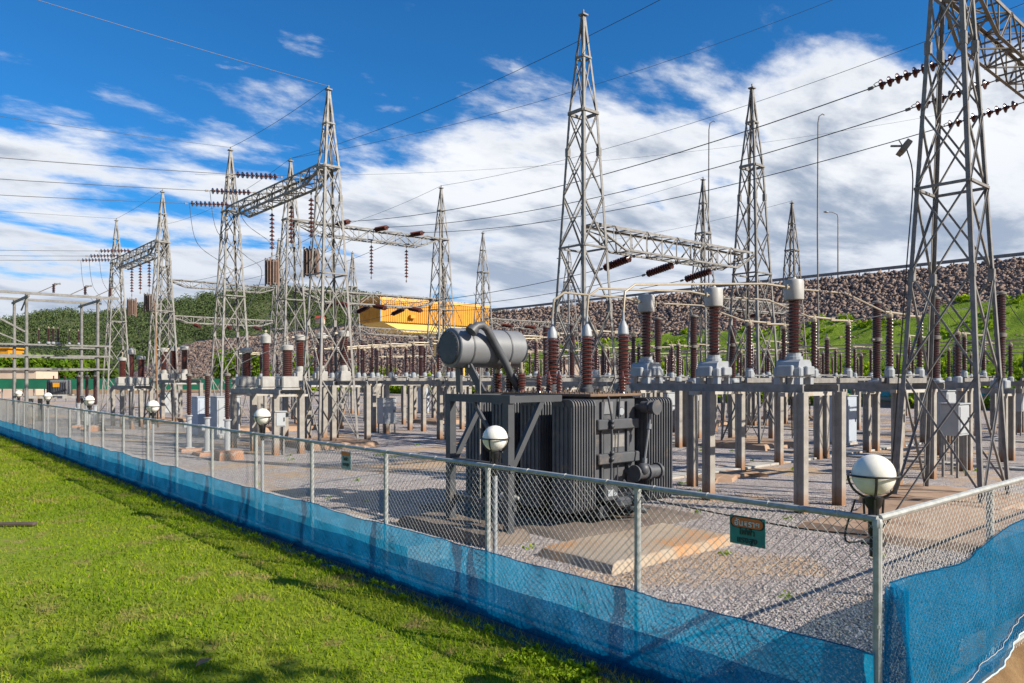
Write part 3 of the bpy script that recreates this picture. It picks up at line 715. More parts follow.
# --- hills
ridge=[(-330,322),(-200,330),(-60,329),(0,327),(30,323),(66,318),(98,320),(130,316),(176,307),(220,299),(250,296),(275,295),(310,296),(345,300),(390,306),(460,312),(540,326),(620,345),(700,362),(760,377)]
rx=np.array([r[0] for r in ridge]); ry=np.array([r[1] for r in ridge])
def hill_h(px): return (HZ-np.interp(px,rx,ry))*620/F+CAMZ
def hill_z(X,Y):
    px=512+F*X/Y; h=hill_h(px)
    return -1+ (h+1)*sst(Y,360,620)*(1-.5*sst(Y,660,1000))
Xs=np.linspace(-1.15,.34,130); Ys=np.linspace(350,1000,60)
A,Yg=np.meshgrid(Xs,Ys,indexing='ij'); Xg=A*Yg; Zg=hill_z(Xg,Yg)
for a in range(Zg.shape[0]):
    for c in range(Zg.shape[1]): Zg[a,c]+=3.0*mnoise.noise(Vector((Xg[a,c]*.02,Yg[a,c]*.02,0)))*sst(np.array(Yg[a,c]),370,480)
Wv=CA*Xg+SA*Yg; Wu=-SA*Xg+CA*Yg; k=np.arange(129)[:,None]*60+np.arange(59)[None,:]
hm,nt,nd,lk=new_mat('hill_soil'); n_=noise(nt,coords(nt),.03,8,.7); finish(nt,mixc(nt,smap(nt,n_,.35,.65),(.045,.065,.018),(.10,.11,.035)),.95)
setting('hills',raw_mesh('hills',np.stack([Wv.ravel(),Wu.ravel(),Zg.ravel()],1),np.stack([k,k+60,k+61,k+1],-1).reshape(-1,4),hm,True),'low wooded hills behind the switchyard','hills')
def forest():
    g=np.random.default_rng(8); lobes=[]
    while len(lobes)<3800:
        a=g.uniform(-.95,.10); Y=g.uniform(395,690); X=a*Y; z=float(hill_z(np.array(X),np.array(Y)))
        if z<2: continue
        z+=3.0*mnoise.noise(Vector((X*.02,Y*.02,0)))
        p=cam2w(X,Y,z); s=g.uniform(3.0,6.2); lobes.append((p.x,p.y,p.z+s*.5,s,s,s*.95))
    return leaf_cloud(lobes,330000,1.25,4)
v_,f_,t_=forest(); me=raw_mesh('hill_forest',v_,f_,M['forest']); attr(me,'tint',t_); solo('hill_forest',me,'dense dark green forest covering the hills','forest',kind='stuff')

# ================================================================== TOWERS AND BEAMS
TW=tower_parts(M['galv'],1.0)
TWL=tower_parts(M['galv_l'],1.0)
TWB=tower_parts(M['galv_b'],1.0)
towers=[('R1',6.5,19,'big near lattice tower at the right with a small floodlight on its leg',TW),
 ('R2',6.5,28.8,'lattice tower carrying the far end of the high right-hand beam',TW),
 ('T580',17.6,18.5,'tall lattice tower rising straight behind the grey transformer',TW),
 ('T757',17.4,28.5,'lattice tower at the right end of the beam behind the big bushings',TW),
 ('T330',29.2,15.2,'tall lattice tower at the near end of the high left-centre beam',TWL),
 ('T230',40.4,15.3,'lattice tower at the far left end of the high beam with cage coils',TWL),
 ('T290',40.2,18.6,'lattice tower seen behind the high left-centre beam',TW),
 ('T440',39.6,28.5,'slim lattice tower left of the grey oil tank, above the yellow crane',TW),
 ('T163',52.4,15.4,'lattice tower at the near end of the far left high beam',TWL),
 ('T120',64.2,15.5,'leftmost small lattice tower, at the far end of its high beam',TWL),
 ('T64a',64,19.0,'far left lattice tower behind the leftmost high beam',TW),
 ('T64b',64,28.5,'distant lattice tower in front of the wooded hill',TW),
 ('T703',27.4,39.4,'distant lattice tower left of the tower with the beam behind the bushings',TW),
 ('T792',27.0,49.3,'distant lattice tower right of the tall mast, before the stone slope',TWB),
 ('T483',49.6,40.0,'distant lattice tower standing right of the yellow crane',TW),
 ('T570',49.4,50.0,'far lattice tower seen through the legs of the tall central tower',TW),
 ('T352',65.8,36.8,'far lattice tower seen just right of the tall left-centre tower',TW),
 ('T434',68.0,49.4,'far lattice tower peeping above the yellow crane',TWB)]
TP={}
FT={'R1':'the big near right lattice tower','T580':'the tall lattice tower behind the transformer','T757':'the lattice tower behind the big grey-headed bushings','T330':'the tall left-centre lattice tower','T230':'the far tower of the left-centre beam','T290':'the tower seen behind the left-centre beam','T440':'the slim tower left of the grey oil tank','T163':'the near tower of the far left beam','T64b':'the distant tower before the wooded hill','T703':'the distant tower left of the beam tower','T792':'the distant tower right of the tall mast','T483':'the distant tower right of the yellow crane','T570':'the far tower behind the tall central tower'}
for key,u,v,lab,pt in towers:
    thing('lattice_tower',pt,lab,'tower',W(u,v),0,'lattice gantry towers'); TP[key]=(u,v)
    if key not in('R2','T64a','T352','T434','T120'):
        slab(u,v,2.9,2.9,.24 if key!='R1' else .20,'reddish concrete footing under '+FT[key],'foot','tower footings')
def tb(a,b,z,lab,m='galv',gap=.30,h=.72,w=.72):
    p=W(*TP[a],z); q=W(*TP[b],z); d=(q-p).normalized()
    return lattice_beam(p+d*gap,q-d*gap,lab,M[m],w=w,h=h)
tb('R1','R2',11.95,'high lattice beam running off the top right corner from the near tower','galv_b',.2,.95,.85)
tb('T330','T230',11.9,'high lattice beam joining the two left-centre towers, cage coils hung below','galv_l',.2,.7,.7)
tb('T163','T120',11.9,'far left high lattice beam sloping between the two leftmost towers','galv_l',.2,.85,.8)
tb('T290','T440',11.75,'high lattice beam with three brown strings, left of the grey oil tank','galv',.3)
tb('T64a','T64b',10.8,'distant high lattice beam above the wooded hill','galv',.3,.6,.6)
tb('T580','T757',8.05,'lattice beam right of the tall central tower with three brown strings','galv_l',.3,.8)
tb('T290','T440',7.9,'low lattice beam crossing in front of the yellow crane','galv_l',.4)
tb('T64a','T64b',7.9,'distant low lattice beam in front of the wooded hill','galv_l',.4,.6,.6)
tb('T703','T792',7.9,'distant low lattice beam against the stone slope at the right','galv_l',.4)
tb('T483','T570',7.9,'distant low lattice beam behind the transformer bushings','galv_l',.4)
tb('T352','T434',7.9,'farthest low lattice beam below the yellow crane','galv_l',.4)

# ---------------- strings and lines
ph=('left','middle','right')
vh=(21.2,23.7,26.2)
def dirn(p,q): return (Vector(q)-Vector(p)).normalized()
for k,v in enumerate(vh):
    nm=('nearest','middle','lowest')[k]
    p=W(6.6,v,11.05); q=W(39.9,v,11.75); d=dirn(p,q); d.z-=.10; d.normalize()
    insulator_string(STR_T,p+d*.55,d,nm+' of three brown disc strings on the near right tower beam','strings on the right-hand high beam')
    e=dirn(q,p); e.z-=.03
    insulator_string(STR_F,q+e*.3,e,('left','middle','right')[k]+' of three brown strings on the high beam left of the oil tank','strings on the left-centre high beam')
    wire(p+d*2.6,q+e*1.75,.75,.016,('upper','middle','lower')[k]+' of three heavy conductors crossing the sky from the near right strings','heavy conductors across the sky')
    wire(W(40.3,v,11.75),W(63.7,v,10.8),.5,.014,('left','middle','right')[k]+' of three conductors running from the left-centre high beam to the far gantry','far high conductors')
    # suspension strings below the beam of the left-centre gantry
    insulator_string(STR_V,W(40.1,v,10.85),(0,0,-1),('left','middle','right')[k]+' hanging brown string under the high beam left of the oil tank','hanging strings by the oil tank')
    # low bus
    for (ua,ub,zz,w1,w2) in ((17.5,40.1,7.25,'behind the tall central tower','low beam before the yellow crane'),(40.1,64,7.25,'beyond the left-centre towers','distant low beam by the hill')):
        vv=v; p=W(ua,vv,zz); q=W(ub,vv,zz); d=dirn(p,q); d.z-=.18; d.normalize(); e=dirn(q,p); e.z-=.18; e.normalize()
        insulator_string(STR_F,p+d*.35,d,ph[k]+' of three fat brown strings beginning the low bus '+w1,'low bus strings')
        insulator_string(STR_F,q+e*.35,e,ph[k]+' of three fat brown strings on the '+w2,'low bus strings')
        wire(p+d*1.8,q+e*1.8,.35,.013,ph[k]+' of three low bus wires '+w1,'low bus wires')
for k,v in enumerate((41.8,44.4,47.0)):
    p=W(27.2,v,7.4); q=W(49.5,v,7.4); d=dirn(p,q); d.z-=.15; e=dirn(q,p); e.z-=.15
    insulator_string(STR_F,p+d*.35,d,ph[k]+' of three brown strings on the distant beam against the stone slope','rear bus strings')
    insulator_string(STR_F,q+e*.35,e,ph[k]+' of three brown strings on the distant beam behind the bushings','rear bus strings')
    wire(p+d*1.8,q+e*1.8,.35,.013,ph[k]+' of three rear bus wires before the stone slope','rear bus wires')
    wire(W(49.6,v,7.4),W(66.5,v,7.4),.3,.013,ph[k]+' of three rear bus wires below the yellow crane','rear bus wires')
# outgoing lines to the left
for k,(u,z) in enumerate(((33.6,12.15),(36.7,12.0),(39.6,11.9))):
    p=W(u,14.9,z); d=Vector((-1,.0,-.12)).normalized()
    insulator_string(STR_T,p,d,('upper','middle','lower')[k]+' of three brown strings on the left side of the left-centre high beam','outgoing strings, left-centre')
    wire(p+d*2.05,W(u+4,-95,z+2.6),3.6,.014,('upper','middle','lower')[k]+' of three outgoing conductors leaving the left-centre beam towards the left edge','outgoing conductors, left-centre',n=30)
    p2=p+d*2.0; curve_wire([p2,p2+Vector((.4,.1,-1.9)),p2+Vector((1.6,-.2,-2.9)),W(u-.6,15.2,7.8),W(u-2.7,12.6,4.2)],.013,('upper','middle','lower')[k]+' looping jumper wire dropping from the left-centre outgoing strings','droppers, left-centre')
for k,(u,z) in enumerate(((58.5,11.9),(61.4,11.9),(64.0,11.9))):
    p=W(u,15.0,z); d=Vector((-1,.0,-.12)).normalized()
    insulator_string(STR_T,p,d,('upper','middle','lower')[k]+' of three brown strings on the leftmost high beam','outgoing strings, far left')
    wire(p+d*2.05,W(u+4,-95,z+2.2),3.4,.014,('upper','middle','lower')[k]+' of three outgoing conductors from the leftmost beam to the left edge','outgoing conductors, far left',n=30)
    p2=p+d*2.0; curve_wire([p2,p2+Vector((.3,.1,-2.2)),p2+Vector((1.2,-1,-4.0)),W(u-6,12.8,4.4)],.013,('upper','middle','lower')[k]+' looping jumper wire dropping from the leftmost outgoing strings','droppers, far left')
for (us_,g,lab) in (((30.9,32.9,35.0),'hanging strings, left-centre','left-centre'),((54.8,56.9,59.0),'hanging strings, far left','far left')):
    for k,u in enumerate(us_):
        nm=('right','middle','left')[k]
        insulator_string(STR_V,W(u,15.25,10.75),(0,0,-1),nm+' of three brown strings hanging under the '+lab+' high beam',g)
        if k!=1:
            thing('line_trap',TRAP,('right' if k==0 else 'left')+' brown cage coil hanging below the '+lab+' high beam','line trap',W(u,15.25,8.55),0,'line traps')
            wire(W(u,15.25,7.35),W(u-.8,15.9,5.0),-.05,.012,('right' if k==0 else 'left')+' thin wire dropping below the cage coil of the '+lab+' beam','coil droppers',n=6,name='jumper_wire')
# shield wires from the peaks
def peak(k,dz=0): return W(TP[k][0],TP[k][1],15.15+dz)
for a,b_,sag,lab in (('R1','T290',.8,'thin earth wire from the near right tower peak to the left-centre'),('R2','T440',.8,'thin earth wire rising from the slim left-centre tower to the top right'),
    ('T330','T230',.15,'short earth wire between the peaks of the two left-centre towers'),('T290','T64a',.6,'thin earth wire from the left-centre towers to the far left'),
    ('T440','T64b',.6,'thin earth wire from the slim tower to the distant gantry'),('T163','T120',.1,'short earth wire between the two leftmost tower peaks'),
    ('T703','T483',.4,'thin earth wire between distant towers above the stone slope'),('T792','T570',.4,'lower thin earth wire between distant towers above the stone slope'),
    ):
    wire(peak(a),peak(b_),sag,.010,lab,'earth wires')
wire(peak('T330'),W(26,-60,22),2.0,.010,'thin earth wire from the tall left-centre tower to the top left corner','earth wires',n=30)
wire(peak('T230'),W(44,-60,19.6),2.4,.010,'thin earth wire from the cage-coil tower towards the left edge','earth wires',n=30)
wire(peak('T120'),W(70,-60,16.5),1.5,.010,'thin earth wire from the leftmost tower to the left edge','earth wires',n=24)
wire(peak('T290'),W(8,42,25),1.6,.010,'long thin earth wire slanting from the left-centre to the right edge','earth wires',n=26)
wire(W(20,60,22),W(60,20,18.5),1.5,.009,'faint long wire high across the upper right clouds','earth wires',n=24)
# floodlight on the near tower
b=MB(); b.prism([(-.20,-.13),(.20,-.17),(.20,.17),(-.20,.13)],'y',-.06,.06); sub=MB(); sub.box((0,-.068,0),(.34,.012,.26))
br=MB(); br.tube((0,.05,0),(.30,.25,-.02),.025,6); br.tube((0,.05,.0),(.12,.2,.12),.015,6)
o=thing('floodlight',[('housing',b.mesh('flood_housing',M['galv_b']),[('lens',sub.mesh('flood_lens',M['white']))]),('bracket',br.mesh('flood_bracket',M['galv_b']))],'small grey floodlight bracketed high on the near right tower leg','floodlight',W(7.22,18.22,8.15)); o.rotation_euler=(R(35),0,R(35))
curve_wire([W(7.2,18.3,8.1)]+[W(6.5+tower_w(z)/2+.04,19-tower_w(z)/2-.05,z) for z in(7.4,5.6,3.6,1.6,.3)]+[W(7.0,17.4,.05)],.014,'black cable running down the near right tower leg from the floodlight',None,'power_cable','black')
# ================================================================== SWITCHGEAR ROWS
BAY={'A':(10.82,2.1,'by the near right tower'),'B':(21.4,2.1,'straight behind the transformer'),'C':(31.5,2.1,'beside the tall left-centre tower'),'D':(42.0,2.1,'behind the left-centre towers'),'E':(52.1,2.1,'by the far left towers'),'F':(26.6,1.7,'left of the transformer oil tank'),'G':(36.9,1.5,'just beyond the tall left-centre tower')}
side=('right','middle','left')
def uph(bay): c,s,_=BAY[bay]; return [c-s,c,c+s]
# current transformers in front
for bay in ('A','C','E'):
    us_=uph(bay); txt={'A':'to the right of the transformer','C':'beside the tall left-centre tower','E':'by the far left towers'}[bay]
    support_frame(us_[0]-.3,us_[-1]+.1,15.2,16.8,3,'steel and concrete frame carrying three grey-headed bushings '+txt,posts=([us_[0]-.6,us_[1]-.4,us_[2]-.2],[us_[0]-.65,us_[2]-.9]))
    for k,u in enumerate(us_):
        thing('current_transformer',CT if bay=='A' else CTS,side[k]+' of three big brown bushings with grey heads '+txt,'current transformer',W(u,16.0,2.72),random.uniform(-.03,.03),'current transformers')
# potential transformers and arresters
for bay,us_,txt in (('C',(27.1,29.05,31.0),'left of the tall left-centre tower'),('E',(46.1,48.0,50.0),'by the far left towers')):
    support_frame(us_[0]-.1,us_[-1]+.1,11.9,12.9,3,'concrete posted frame for the stubby voltage transformers '+txt,2.42)
    for k,u in enumerate(us_):
        if k==1: thing('voltage_transformer',PTT,'slim white-capped voltage transformer, middle of three '+txt,'voltage transformer',W(u,12.4,2.42),0,'voltage transformers')
        else: thing('voltage_transformer',PT,side[k]+' stubby voltage transformer with white box base '+txt,'voltage transformer',W(u,12.4,2.42),0,'voltage transformers')
for us_,txt in (((26.7,28.7,30.7),'near the fence, left-centre'),((45.8,47.7,49.8),'near the fence, far left')):
    for k,u in enumerate(us_):
        thing('surge_arrester',ARR,side[k]+' of three slim dark arresters on white columns '+txt,'surge arrester',W(u,10.0,.08),0,'surge arresters')
        slab(u,10.0,.8,.8,.32 if k==0 else .12,'small brick footing under the '+side[k]+' slim arrester '+txt,'brick',group='arrester footings',jag=.01)
# disconnector rows
rowtxt={21:'front row',33:'second row',42:'third row',50:'back row',58:'farthest row'}
for v0 in (21,33,42,50,58):
    for bay in ('A','B','C','D','E','F','G'):
        if v0==58 and bay in('A','F','G'): continue
        us_=uph(bay); txt=BAY[bay][2]
        support_frame(us_[0]-.25,us_[-1]+.25,v0-.1,v0+2.2,2,rowtxt[v0]+' concrete posted frame for switches '+txt)
        for k,u in enumerate(us_):
            thing('disconnect_switch',DISC,'%s brown two-post disconnect switch, %s, %s'%(side[k],rowtxt[v0],txt),'disconnect switch',W(u,v0+1.05,2.72),random.uniform(-.02,.02),'disconnect switches')
# live-tank breakers
for bay in ('A','B','C','D','E'):
    us_=uph(bay); txt=BAY[bay][2]
    support_frame(us_[0]-.2,us_[-1]+.2,29.6,30.4,3,'breaker frame on concrete posts '+txt,2.5)
    for k,u in enumerate(us_):
        thing('circuit_breaker',BRK,side[k]+' of three thick dark breaker columns '+txt,'circuit breaker',W(u,30,2.5),0,'circuit breakers')
        if bay!='B': curve_wire([W(u,30,5.8),W(u+.05,28.4,5.35),W(u,26.2,5.0),W(u,23.45,4.65)],.014,side[k]+' sagging jumper from breaker column to front row switch '+txt,'jumper wires')
        curve_wire([W(u,30.4,5.8),W(u+.05,31.5,5.3),W(u,33.0,4.65)],.014,side[k]+' sagging jumper from breaker column to second row switch '+txt,'jumper wires')
        if bay in('C','E'): curve_wire([W(u,23.6,4.65),W(u,24.0,5.6),W(u+1,23.9,7.2)],.011,side[k]+' riser wire from front row switch up to low bus '+txt,'riser wires')
# long tube busbars on rows of post insulators
for j,v0 in enumerate((36.4,40.6,46.2,54.0)):
    rt=('second and third rows','third row','third and back rows','back and farthest rows')[j]
    for bay in ('A','B','C','D','E'):
        us_=[x+(1.1 if j%2 else -.6) for x in uph(bay)]; txt=BAY[bay][2]
        support_frame(us_[0]-.2,us_[-1]+.2,v0-.25,v0+.25,2,'busbar frame %s %s %s'%('behind' if j==1 else 'between',rt,txt),2.72)
        for k,u in enumerate(us_): thing('post_insulator',PIN,'%s slim busbar insulator %s %s, %s'%(side[k],'behind' if j==1 else 'between',rt,txt),'post insulator',W(u,v0,2.72),0,'post insulators')
    b=MB(); b.tube((0,0,0),(0,52,0),.035,7)
    for q in range(1,9): b.tube((0,q*6-.15,0),(0,q*6+.15,0),.055,7)
    solo('busbar',b.mesh('busbar',M['tan'],True,30),'long tan tube busbar %s %s of the switchyard'%('behind' if j==1 else 'between',rt),'busbar',W(6,v0,4.44),'tube busbars')
# post insulators on low frames
for (v0,bay) in ((26,'C'),(26,'A'),(26,'E'),(26,'B'),(26,'D')):
    us_=uph(bay); txt=BAY[bay][2]
    rt={26:'between front and second rows',38:'between second and third rows',46:'between third and back rows'}[v0]
    support_frame(us_[0]-.2,us_[-1]+.2,v0-.25,v0+.25,2,'single frame for post insulators, %s, %s'%(rt,txt),2.72)
    for k,u in enumerate(us_): thing('post_insulator',PIN,'%s dark post insulator, %s, %s'%(side[k],rt,txt),'post insulator',W(u,v0,2.72),0,'post insulators')
# rigid tube buses from the bushings by the transformer
HV=[(10.2,11.9),(11.22,11.9),(12.28,11.9)]
for k,u in enumerate(uph('A')):
    h=HV[k]; tx=('right','middle','left')[k]
    b=MB(); o=W(u,16,4.88); P=[W(u,15.65,4.88),W(u+(h[0]-u)*.12,15.1,4.92),W(h[0]-.02,h[1]+.35,4.80),W(h[0],h[1]+.05,4.62),W(h[0],h[1],4.20)]
    b.path([p-o for p in P],.026,7); solo('tube_bus',b.mesh('tube_bus',M['tan'],True),tx+' of three tan tube conductors between grey-headed bushing and transformer','tube conductor',o,'tube conductors')
    b=MB(); o=W(u,16,4.88); P=[W(u,16.35,4.88),W(u,18.5,4.95),W(u,20.7,4.62)]
    b.path([p-o for p in P],.02,6); solo('tube_bus',b.mesh('tube_bus',M['tan'],True),tx+' of three tan tube conductors behind the grey-headed bushings','tube conductor',o,'tube conductors')
for k,u in enumerate(uph('C')):
    curve_wire([W(u,16.35,4.88),W(u,18.5,4.7),W(u,20.7,4.62)],.014,side[k]+' jumper from grey-headed bushing to front row switch, left-centre','jumper wires')
    curve_wire([W(u,15.65,4.88),W(u-1,14.2,4.5),W(u-2.4,12.45,4.1)],.014,side[k]+' jumper from grey-headed bushing to stubby voltage transformer, left-centre','jumper wires')
    curve_wire([W(u-2.4,12.35,4.1),W(u-2.6,11.2,3.7),W(u-2.7,10.05,3.15)],.012,side[k]+' jumper from voltage transformer to slim arrester, left-centre','jumper wires')

# cabinets
cabinet(15.5,32.5,.95,.9,2.08,'tall blue-grey cabinet standing on the gravel right of the grey-headed bushings','cab')
cabinet(10.2,29.0,1.0,.6,1.35,'pale cabinet raised on four thin legs behind the near right tower','cab_w',1.05)
cabinet(19.0,26.5,.5,.4,.6,'small white box on thin legs left of the blue-grey cabinet','cab_w',1.9)
cabinet(51.5,35.3,.7,.7,2.1,'distant blue-grey cabinet left of the grey transformer','cab')
cabinet(38.8,13.4,1.0,.9,1.9,'blue-grey cabinet at left-centre among the arresters','cab')
cabinet(36.6,13.6,1.1,.9,1.95,'white cabinet next to a blue-grey one at left-centre','cab_w')
cabinet(34.0,21.0,.8,.6,1.3,'white raised cabinet behind the tall left-centre tower','cab_w',.5)
cabinet(56.5,17.0,1.0,.8,1.5,'white cabinet under the far left bushings','cab_w',.3)
cabinet(27.0,12.05,.40,.22,.55,'small white box fixed low on the voltage transformer frame','cab_w',1.05)
for (u,v,l) in ((8.2,24.2,'small white box on legs seen through the near right tower'),(12.0,44.0,'distant white box on legs at the right, before the low wall'),(24.0,31.5,'white breaker box on legs behind the transformer'),(32.6,31.0,'white breaker box on legs behind the oil tank')):
    cabinet(u,v,.8,.5,.9,l,'cab_w',1.2)
# trench covers and slabs on the gravel
def strip(u0,u1,v0,v1,h,label,m='conc',name='trench_cover'):
    b=MB(); n=max(2,int(max(abs(u1-u0),abs(v1-v0))/.9))
    for i in range(n):
        if abs(u1-u0)>abs(v1-v0):
            a=u0+(u1-u0)*i/n; c=u0+(u1-u0)*(i+1)/n; b.bbox(((v0+v1)/2+random.uniform(-.01,.01),(a+c)/2,h/2),(abs(v1-v0),abs(c-a)-.015,h+random.uniform(-.008,.008)),.008)
        else:
            a=v0+(v1-v0)*i/n; c=v0+(v1-v0)*(i+1)/n; b.bbox(((a+c)/2,(u0+u1)/2+random.uniform(-.01,.01),h/2),(abs(c-a)-.015,abs(u1-u0),h+random.uniform(-.008,.008)),.008)
    return solo(name,b.mesh(name,M[m]),label,'trench cover')
strip(13.1,13.7,14.3,40,.07,'pale concrete cable trench cover crossing the gravel right of the transformer')
strip(4,60,27.2,27.9,.07,'long pale trench cover running behind the front switch frames')
strip(4,60,39.0,39.8,.07,'farther long pale trench cover across the back of the yard')
strip(9.7,34,6.35,7.15,.30,'raised pale concrete cable channel seen through the blue net','conc','cable_channel')
for (u,v,a,c,l) in ((5.2,16.0,4.2,4.6,'broad reddish earth mound of concrete behind the right corner of the fence'),(12.4,19.0,1.0,2.2,'thin rust coloured sandy slab between the bushing frame posts'),(20.5,24.0,1.3,5.0,'long sandy slab near the base of the second lattice tower'),(26,22,1.2,4.2,'low sandy slab left of the transformer on the gravel')):
    slab(u,v,a,c,.10 if u>6 else .16,l,'foot',None,'earth_slab','slab',.2)

# ================================================================== POWER TRANSFORMER
T=[]  # parts, world coordinates relative to origin
TO=W(9.9,11.3,0)
def L(u,v,z): return Vector((v-11.3,u-9.9,z))
def boxuv(b,u0,u1,v0,v1,z0,z1,ch=None):
    c=L((u0+u1)/2,(v0+v1)/2,(z0+z1)/2); d=(abs(v1-v0),abs(u1-u0),z1-z0)
    return b.bbox(c,d,ch) if ch else b.box(c,d)
# tank
b=MB(); boxuv(b,9.95,13.2,10.66,12.0,.42,2.5,.05)
boxuv(b,9.80,9.951,10.72,11.92,1.86,2.06,.02); boxuv(b,9.78,9.951,10.72,11.92,1.20,1.40,.02)
for v in (10.95,11.7): boxuv(b,9.90,9.951,v-.03,v+.03,.5,2.4)
tank_sub=[]
s=MB(); boxuv(s,9.86,13.3,10.56,12.08,2.5,2.555,.01)
for i in range(26):
    u=9.9+3.36*i/25
    for v in(10.6,12.04): s.tube(L(u,v,2.55),L(u,v,2.59),.018,6)
for i in range(10):
    v=10.66+1.32*i/9; s.tube(L(9.9,v,2.55),L(9.9,v,2.59),.018,6)
tank_sub.append(('lid',s.mesh('tank_lid',M['rust'])))
s=MB(); boxuv(s,9.925,9.952,10.98,11.28,2.15,2.4,.01); s.box(L(9.92,11.5,2.3),(.16,.03,.2)); tank_sub.append(('inspection_plate',s.mesh('inspection_plate',M['trafo_l'])))
T.append(('tank',b.mesh('tank_body',M['trafo'],True,30),tank_sub))
# undercarriage
b=MB(); boxuv(b,9.75,13.4,10.7,10.95,.20,.42,.01); boxuv(b,9.75,13.4,11.7,11.95,.20,.42,.01)
for u in(10.1,12.9): boxuv(b,u-.1,u+.1,10.5,12.15,.26,.40,.01)
wh=[]
for u in(10.05,12.95):
    for v in(10.82,11.82):
        s=MB(); s.lathe([(.07,-.09),(.155,-.09),(.155,.04),(.185,.05),(.185,.08),(.05,.09)],16,L(u,v,.295),(1,0,0)); wh.append(('wheel',s.mesh('rail_wheel',M['trafo_d'],True,30)))
T.append(('undercarriage',b.mesh('undercarriage',M['trafo_d']),wh))
# radiators
def radiator(u0,u1,v0,v1,z0,z1,nf):
    """flat pressed plates, spread along v, rounded at the ends"""
    out=[]
    b=MB(); w=u1-u0
    for i in range(nf):
        v=v0+(v1-v0)*(i+.5)/nf; t=.030
        r=.12; cu=(u0+u1)/2; poly=[]
        for (sx,sz) in ((1,-1),(1,1),(-1,1),(-1,-1)):
            cx=cu+sx*(w/2-r); cz=(z1-r) if sz>0 else (z0+r)
            a0={(1,-1):-90,(1,1):0,(-1,1):90,(-1,-1):180}[(sx,sz)]
            for q in range(5): a=R(a0+q*22.5); poly.append((cx+r*math.cos(a),cz+r*math.sin(a)))
        b.prism([(p[0]-9.9,p[1]) for p in poly],'x',v-t/2-11.3,v+t/2-11.3)
        for q in range(5):   # pressed flutes
            uu=u0+w*(q+.5)/5; 
            b.bar(L(uu,v,z0+.14),L(uu,v,z1-.14),w*.12,t+.022,(0,1,0))
    for z in (z0+.10,z1-.10):
        s=MB(); s.tube(L((u0+u1)/2,v0,z),L((u0+u1)/2,v1+(.1 if v1<11 else 0),z),.055,10); out.append(('header_pipe',s.mesh('header_pipe',M['trafo'],True,30)))
    return ('radiator',b.mesh('radiator_plates',M['trafo']),out)
for u0 in (9.72,10.62,11.5,12.38): T.append(radiator(u0,u0+.56,9.94,10.58,.36,2.46,9))
for u0 in (9.72,10.62,11.5,12.38): T.append(radiator(u0,u0+.56,12.10,12.92,.36,2.46,10))
# valves and pipes on the end wall
b=MB()
b.tube(L(9.80,12.02,2.28),L(9.45,12.02,2.28),.115,14); b.tube(L(9.47,12.02,2.28),L(9.43,12.02,2.28),.15,14); b.tube(L(9.62,12.02,2.28),L(9.58,12.02,2.28),.14,14); b.tube(L(9.95,12.02,2.28),L(9.8,12.02,2.28),.06,10)
T.append(('top_valve',b.mesh('top_valve',M['trafo'],True,30)))
b=MB(); b.tube(L(9.6,11.55,1.0),L(9.6,12.25,1.0),.13,14); b.tube(L(9.6,12.21,1.0),L(9.6,12.27,1.0),.165,14); b.tube(L(9.6,11.86,1.0),L(9.6,11.92,1.0),.165,14); b.tube(L(9.6,11.52,1.0),L(9.6,11.56,1.0),.165,14)
b.tube(L(9.95,11.7,1.0),L(9.6,11.7,1.0),.07,10); b.sphere(L(9.52,11.7,1.08),.12,12,8)
T.append(('bottom_valve',b.mesh('bottom_valve',M['trafo'],True,30)))
b=MB(); b.path([L(9.62,12.02,2.2),L(9.6,12.0,2.0),L(9.58,11.85,1.4),L(9.58,11.80,1.12)],.022,6); b.tube(L(9.6,11.99,1.95),L(9.6,11.97,1.85),.05,8); b.tube(L(9.58,11.82,1.28),L(9.58,11.81,1.18),.05,8)
T.append(('drive_rod',b.mesh('drive_rod',M['trafo_l'],True,30)))
b=MB(); b.path([L(9.9,11.05,2.56),L(9.84,11.05,2.45),L(9.76,11.05,2.1),L(9.76,11.05,1.5),L(9.78,11.05,.9),L(9.72,11.02,.72)],.022,6); b.path([L(9.9,11.45,2.5),L(9.88,11.38,1.8),L(9.88,11.35,.8)],.014,5)
for z in(2.02,1.93,1.42,1.3): b.sphere(L(9.75,11.05,z),.05,8,6)
T.append(('cable_conduit',b.mesh('cable_conduit',M['trafo_d'],True)))
b=MB(); boxuv(b,9.55,9.8,10.62,11.0,.55,.88,.02); s=MB(); boxuv(s,9.538,9.549,10.70,10.84,.64,.76); boxuv(s,9.536,9.548,10.86,10.95,.64,.7)
q=MB(); q.tube(L(9.949,11.5,2.2),L(9.90,11.5,2.2),.09,16); q2=MB(); q2.tube(L(9.899,11.5,2.2),L(9.895,11.5,2.2),.075,16); T.append(('dial_gauge',q.mesh('gauge_body',M['trafo_d'],True,30),[('dial_face',q2.mesh('gauge_face',M['white']))]))
q=MB(); q.box(L(9.944,11.45,1.62),(.34,.012,.24)); T.append(('name_plate',q.mesh('name_plate',M['galv_l'])))
T.append(('terminal_box',b.mesh('terminal_box',M['trafo_d']),[('label_plate',s.mesh('label_plate',M['white']))]))
b=MB(); boxuv(b,9.45,9.95,10.9,11.7,.40,.60,.05); b.tube(L(9.6,11.1,.45),L(9.55,11.8,.25),.06,8); b.path([L(9.6,11.2,.9),L(9.4,11.3,.6),L(9.45,11.4,.2)],.03,6); T.append(('drain_assembly',b.mesh('drain_assembly',M['trafo_d'])))
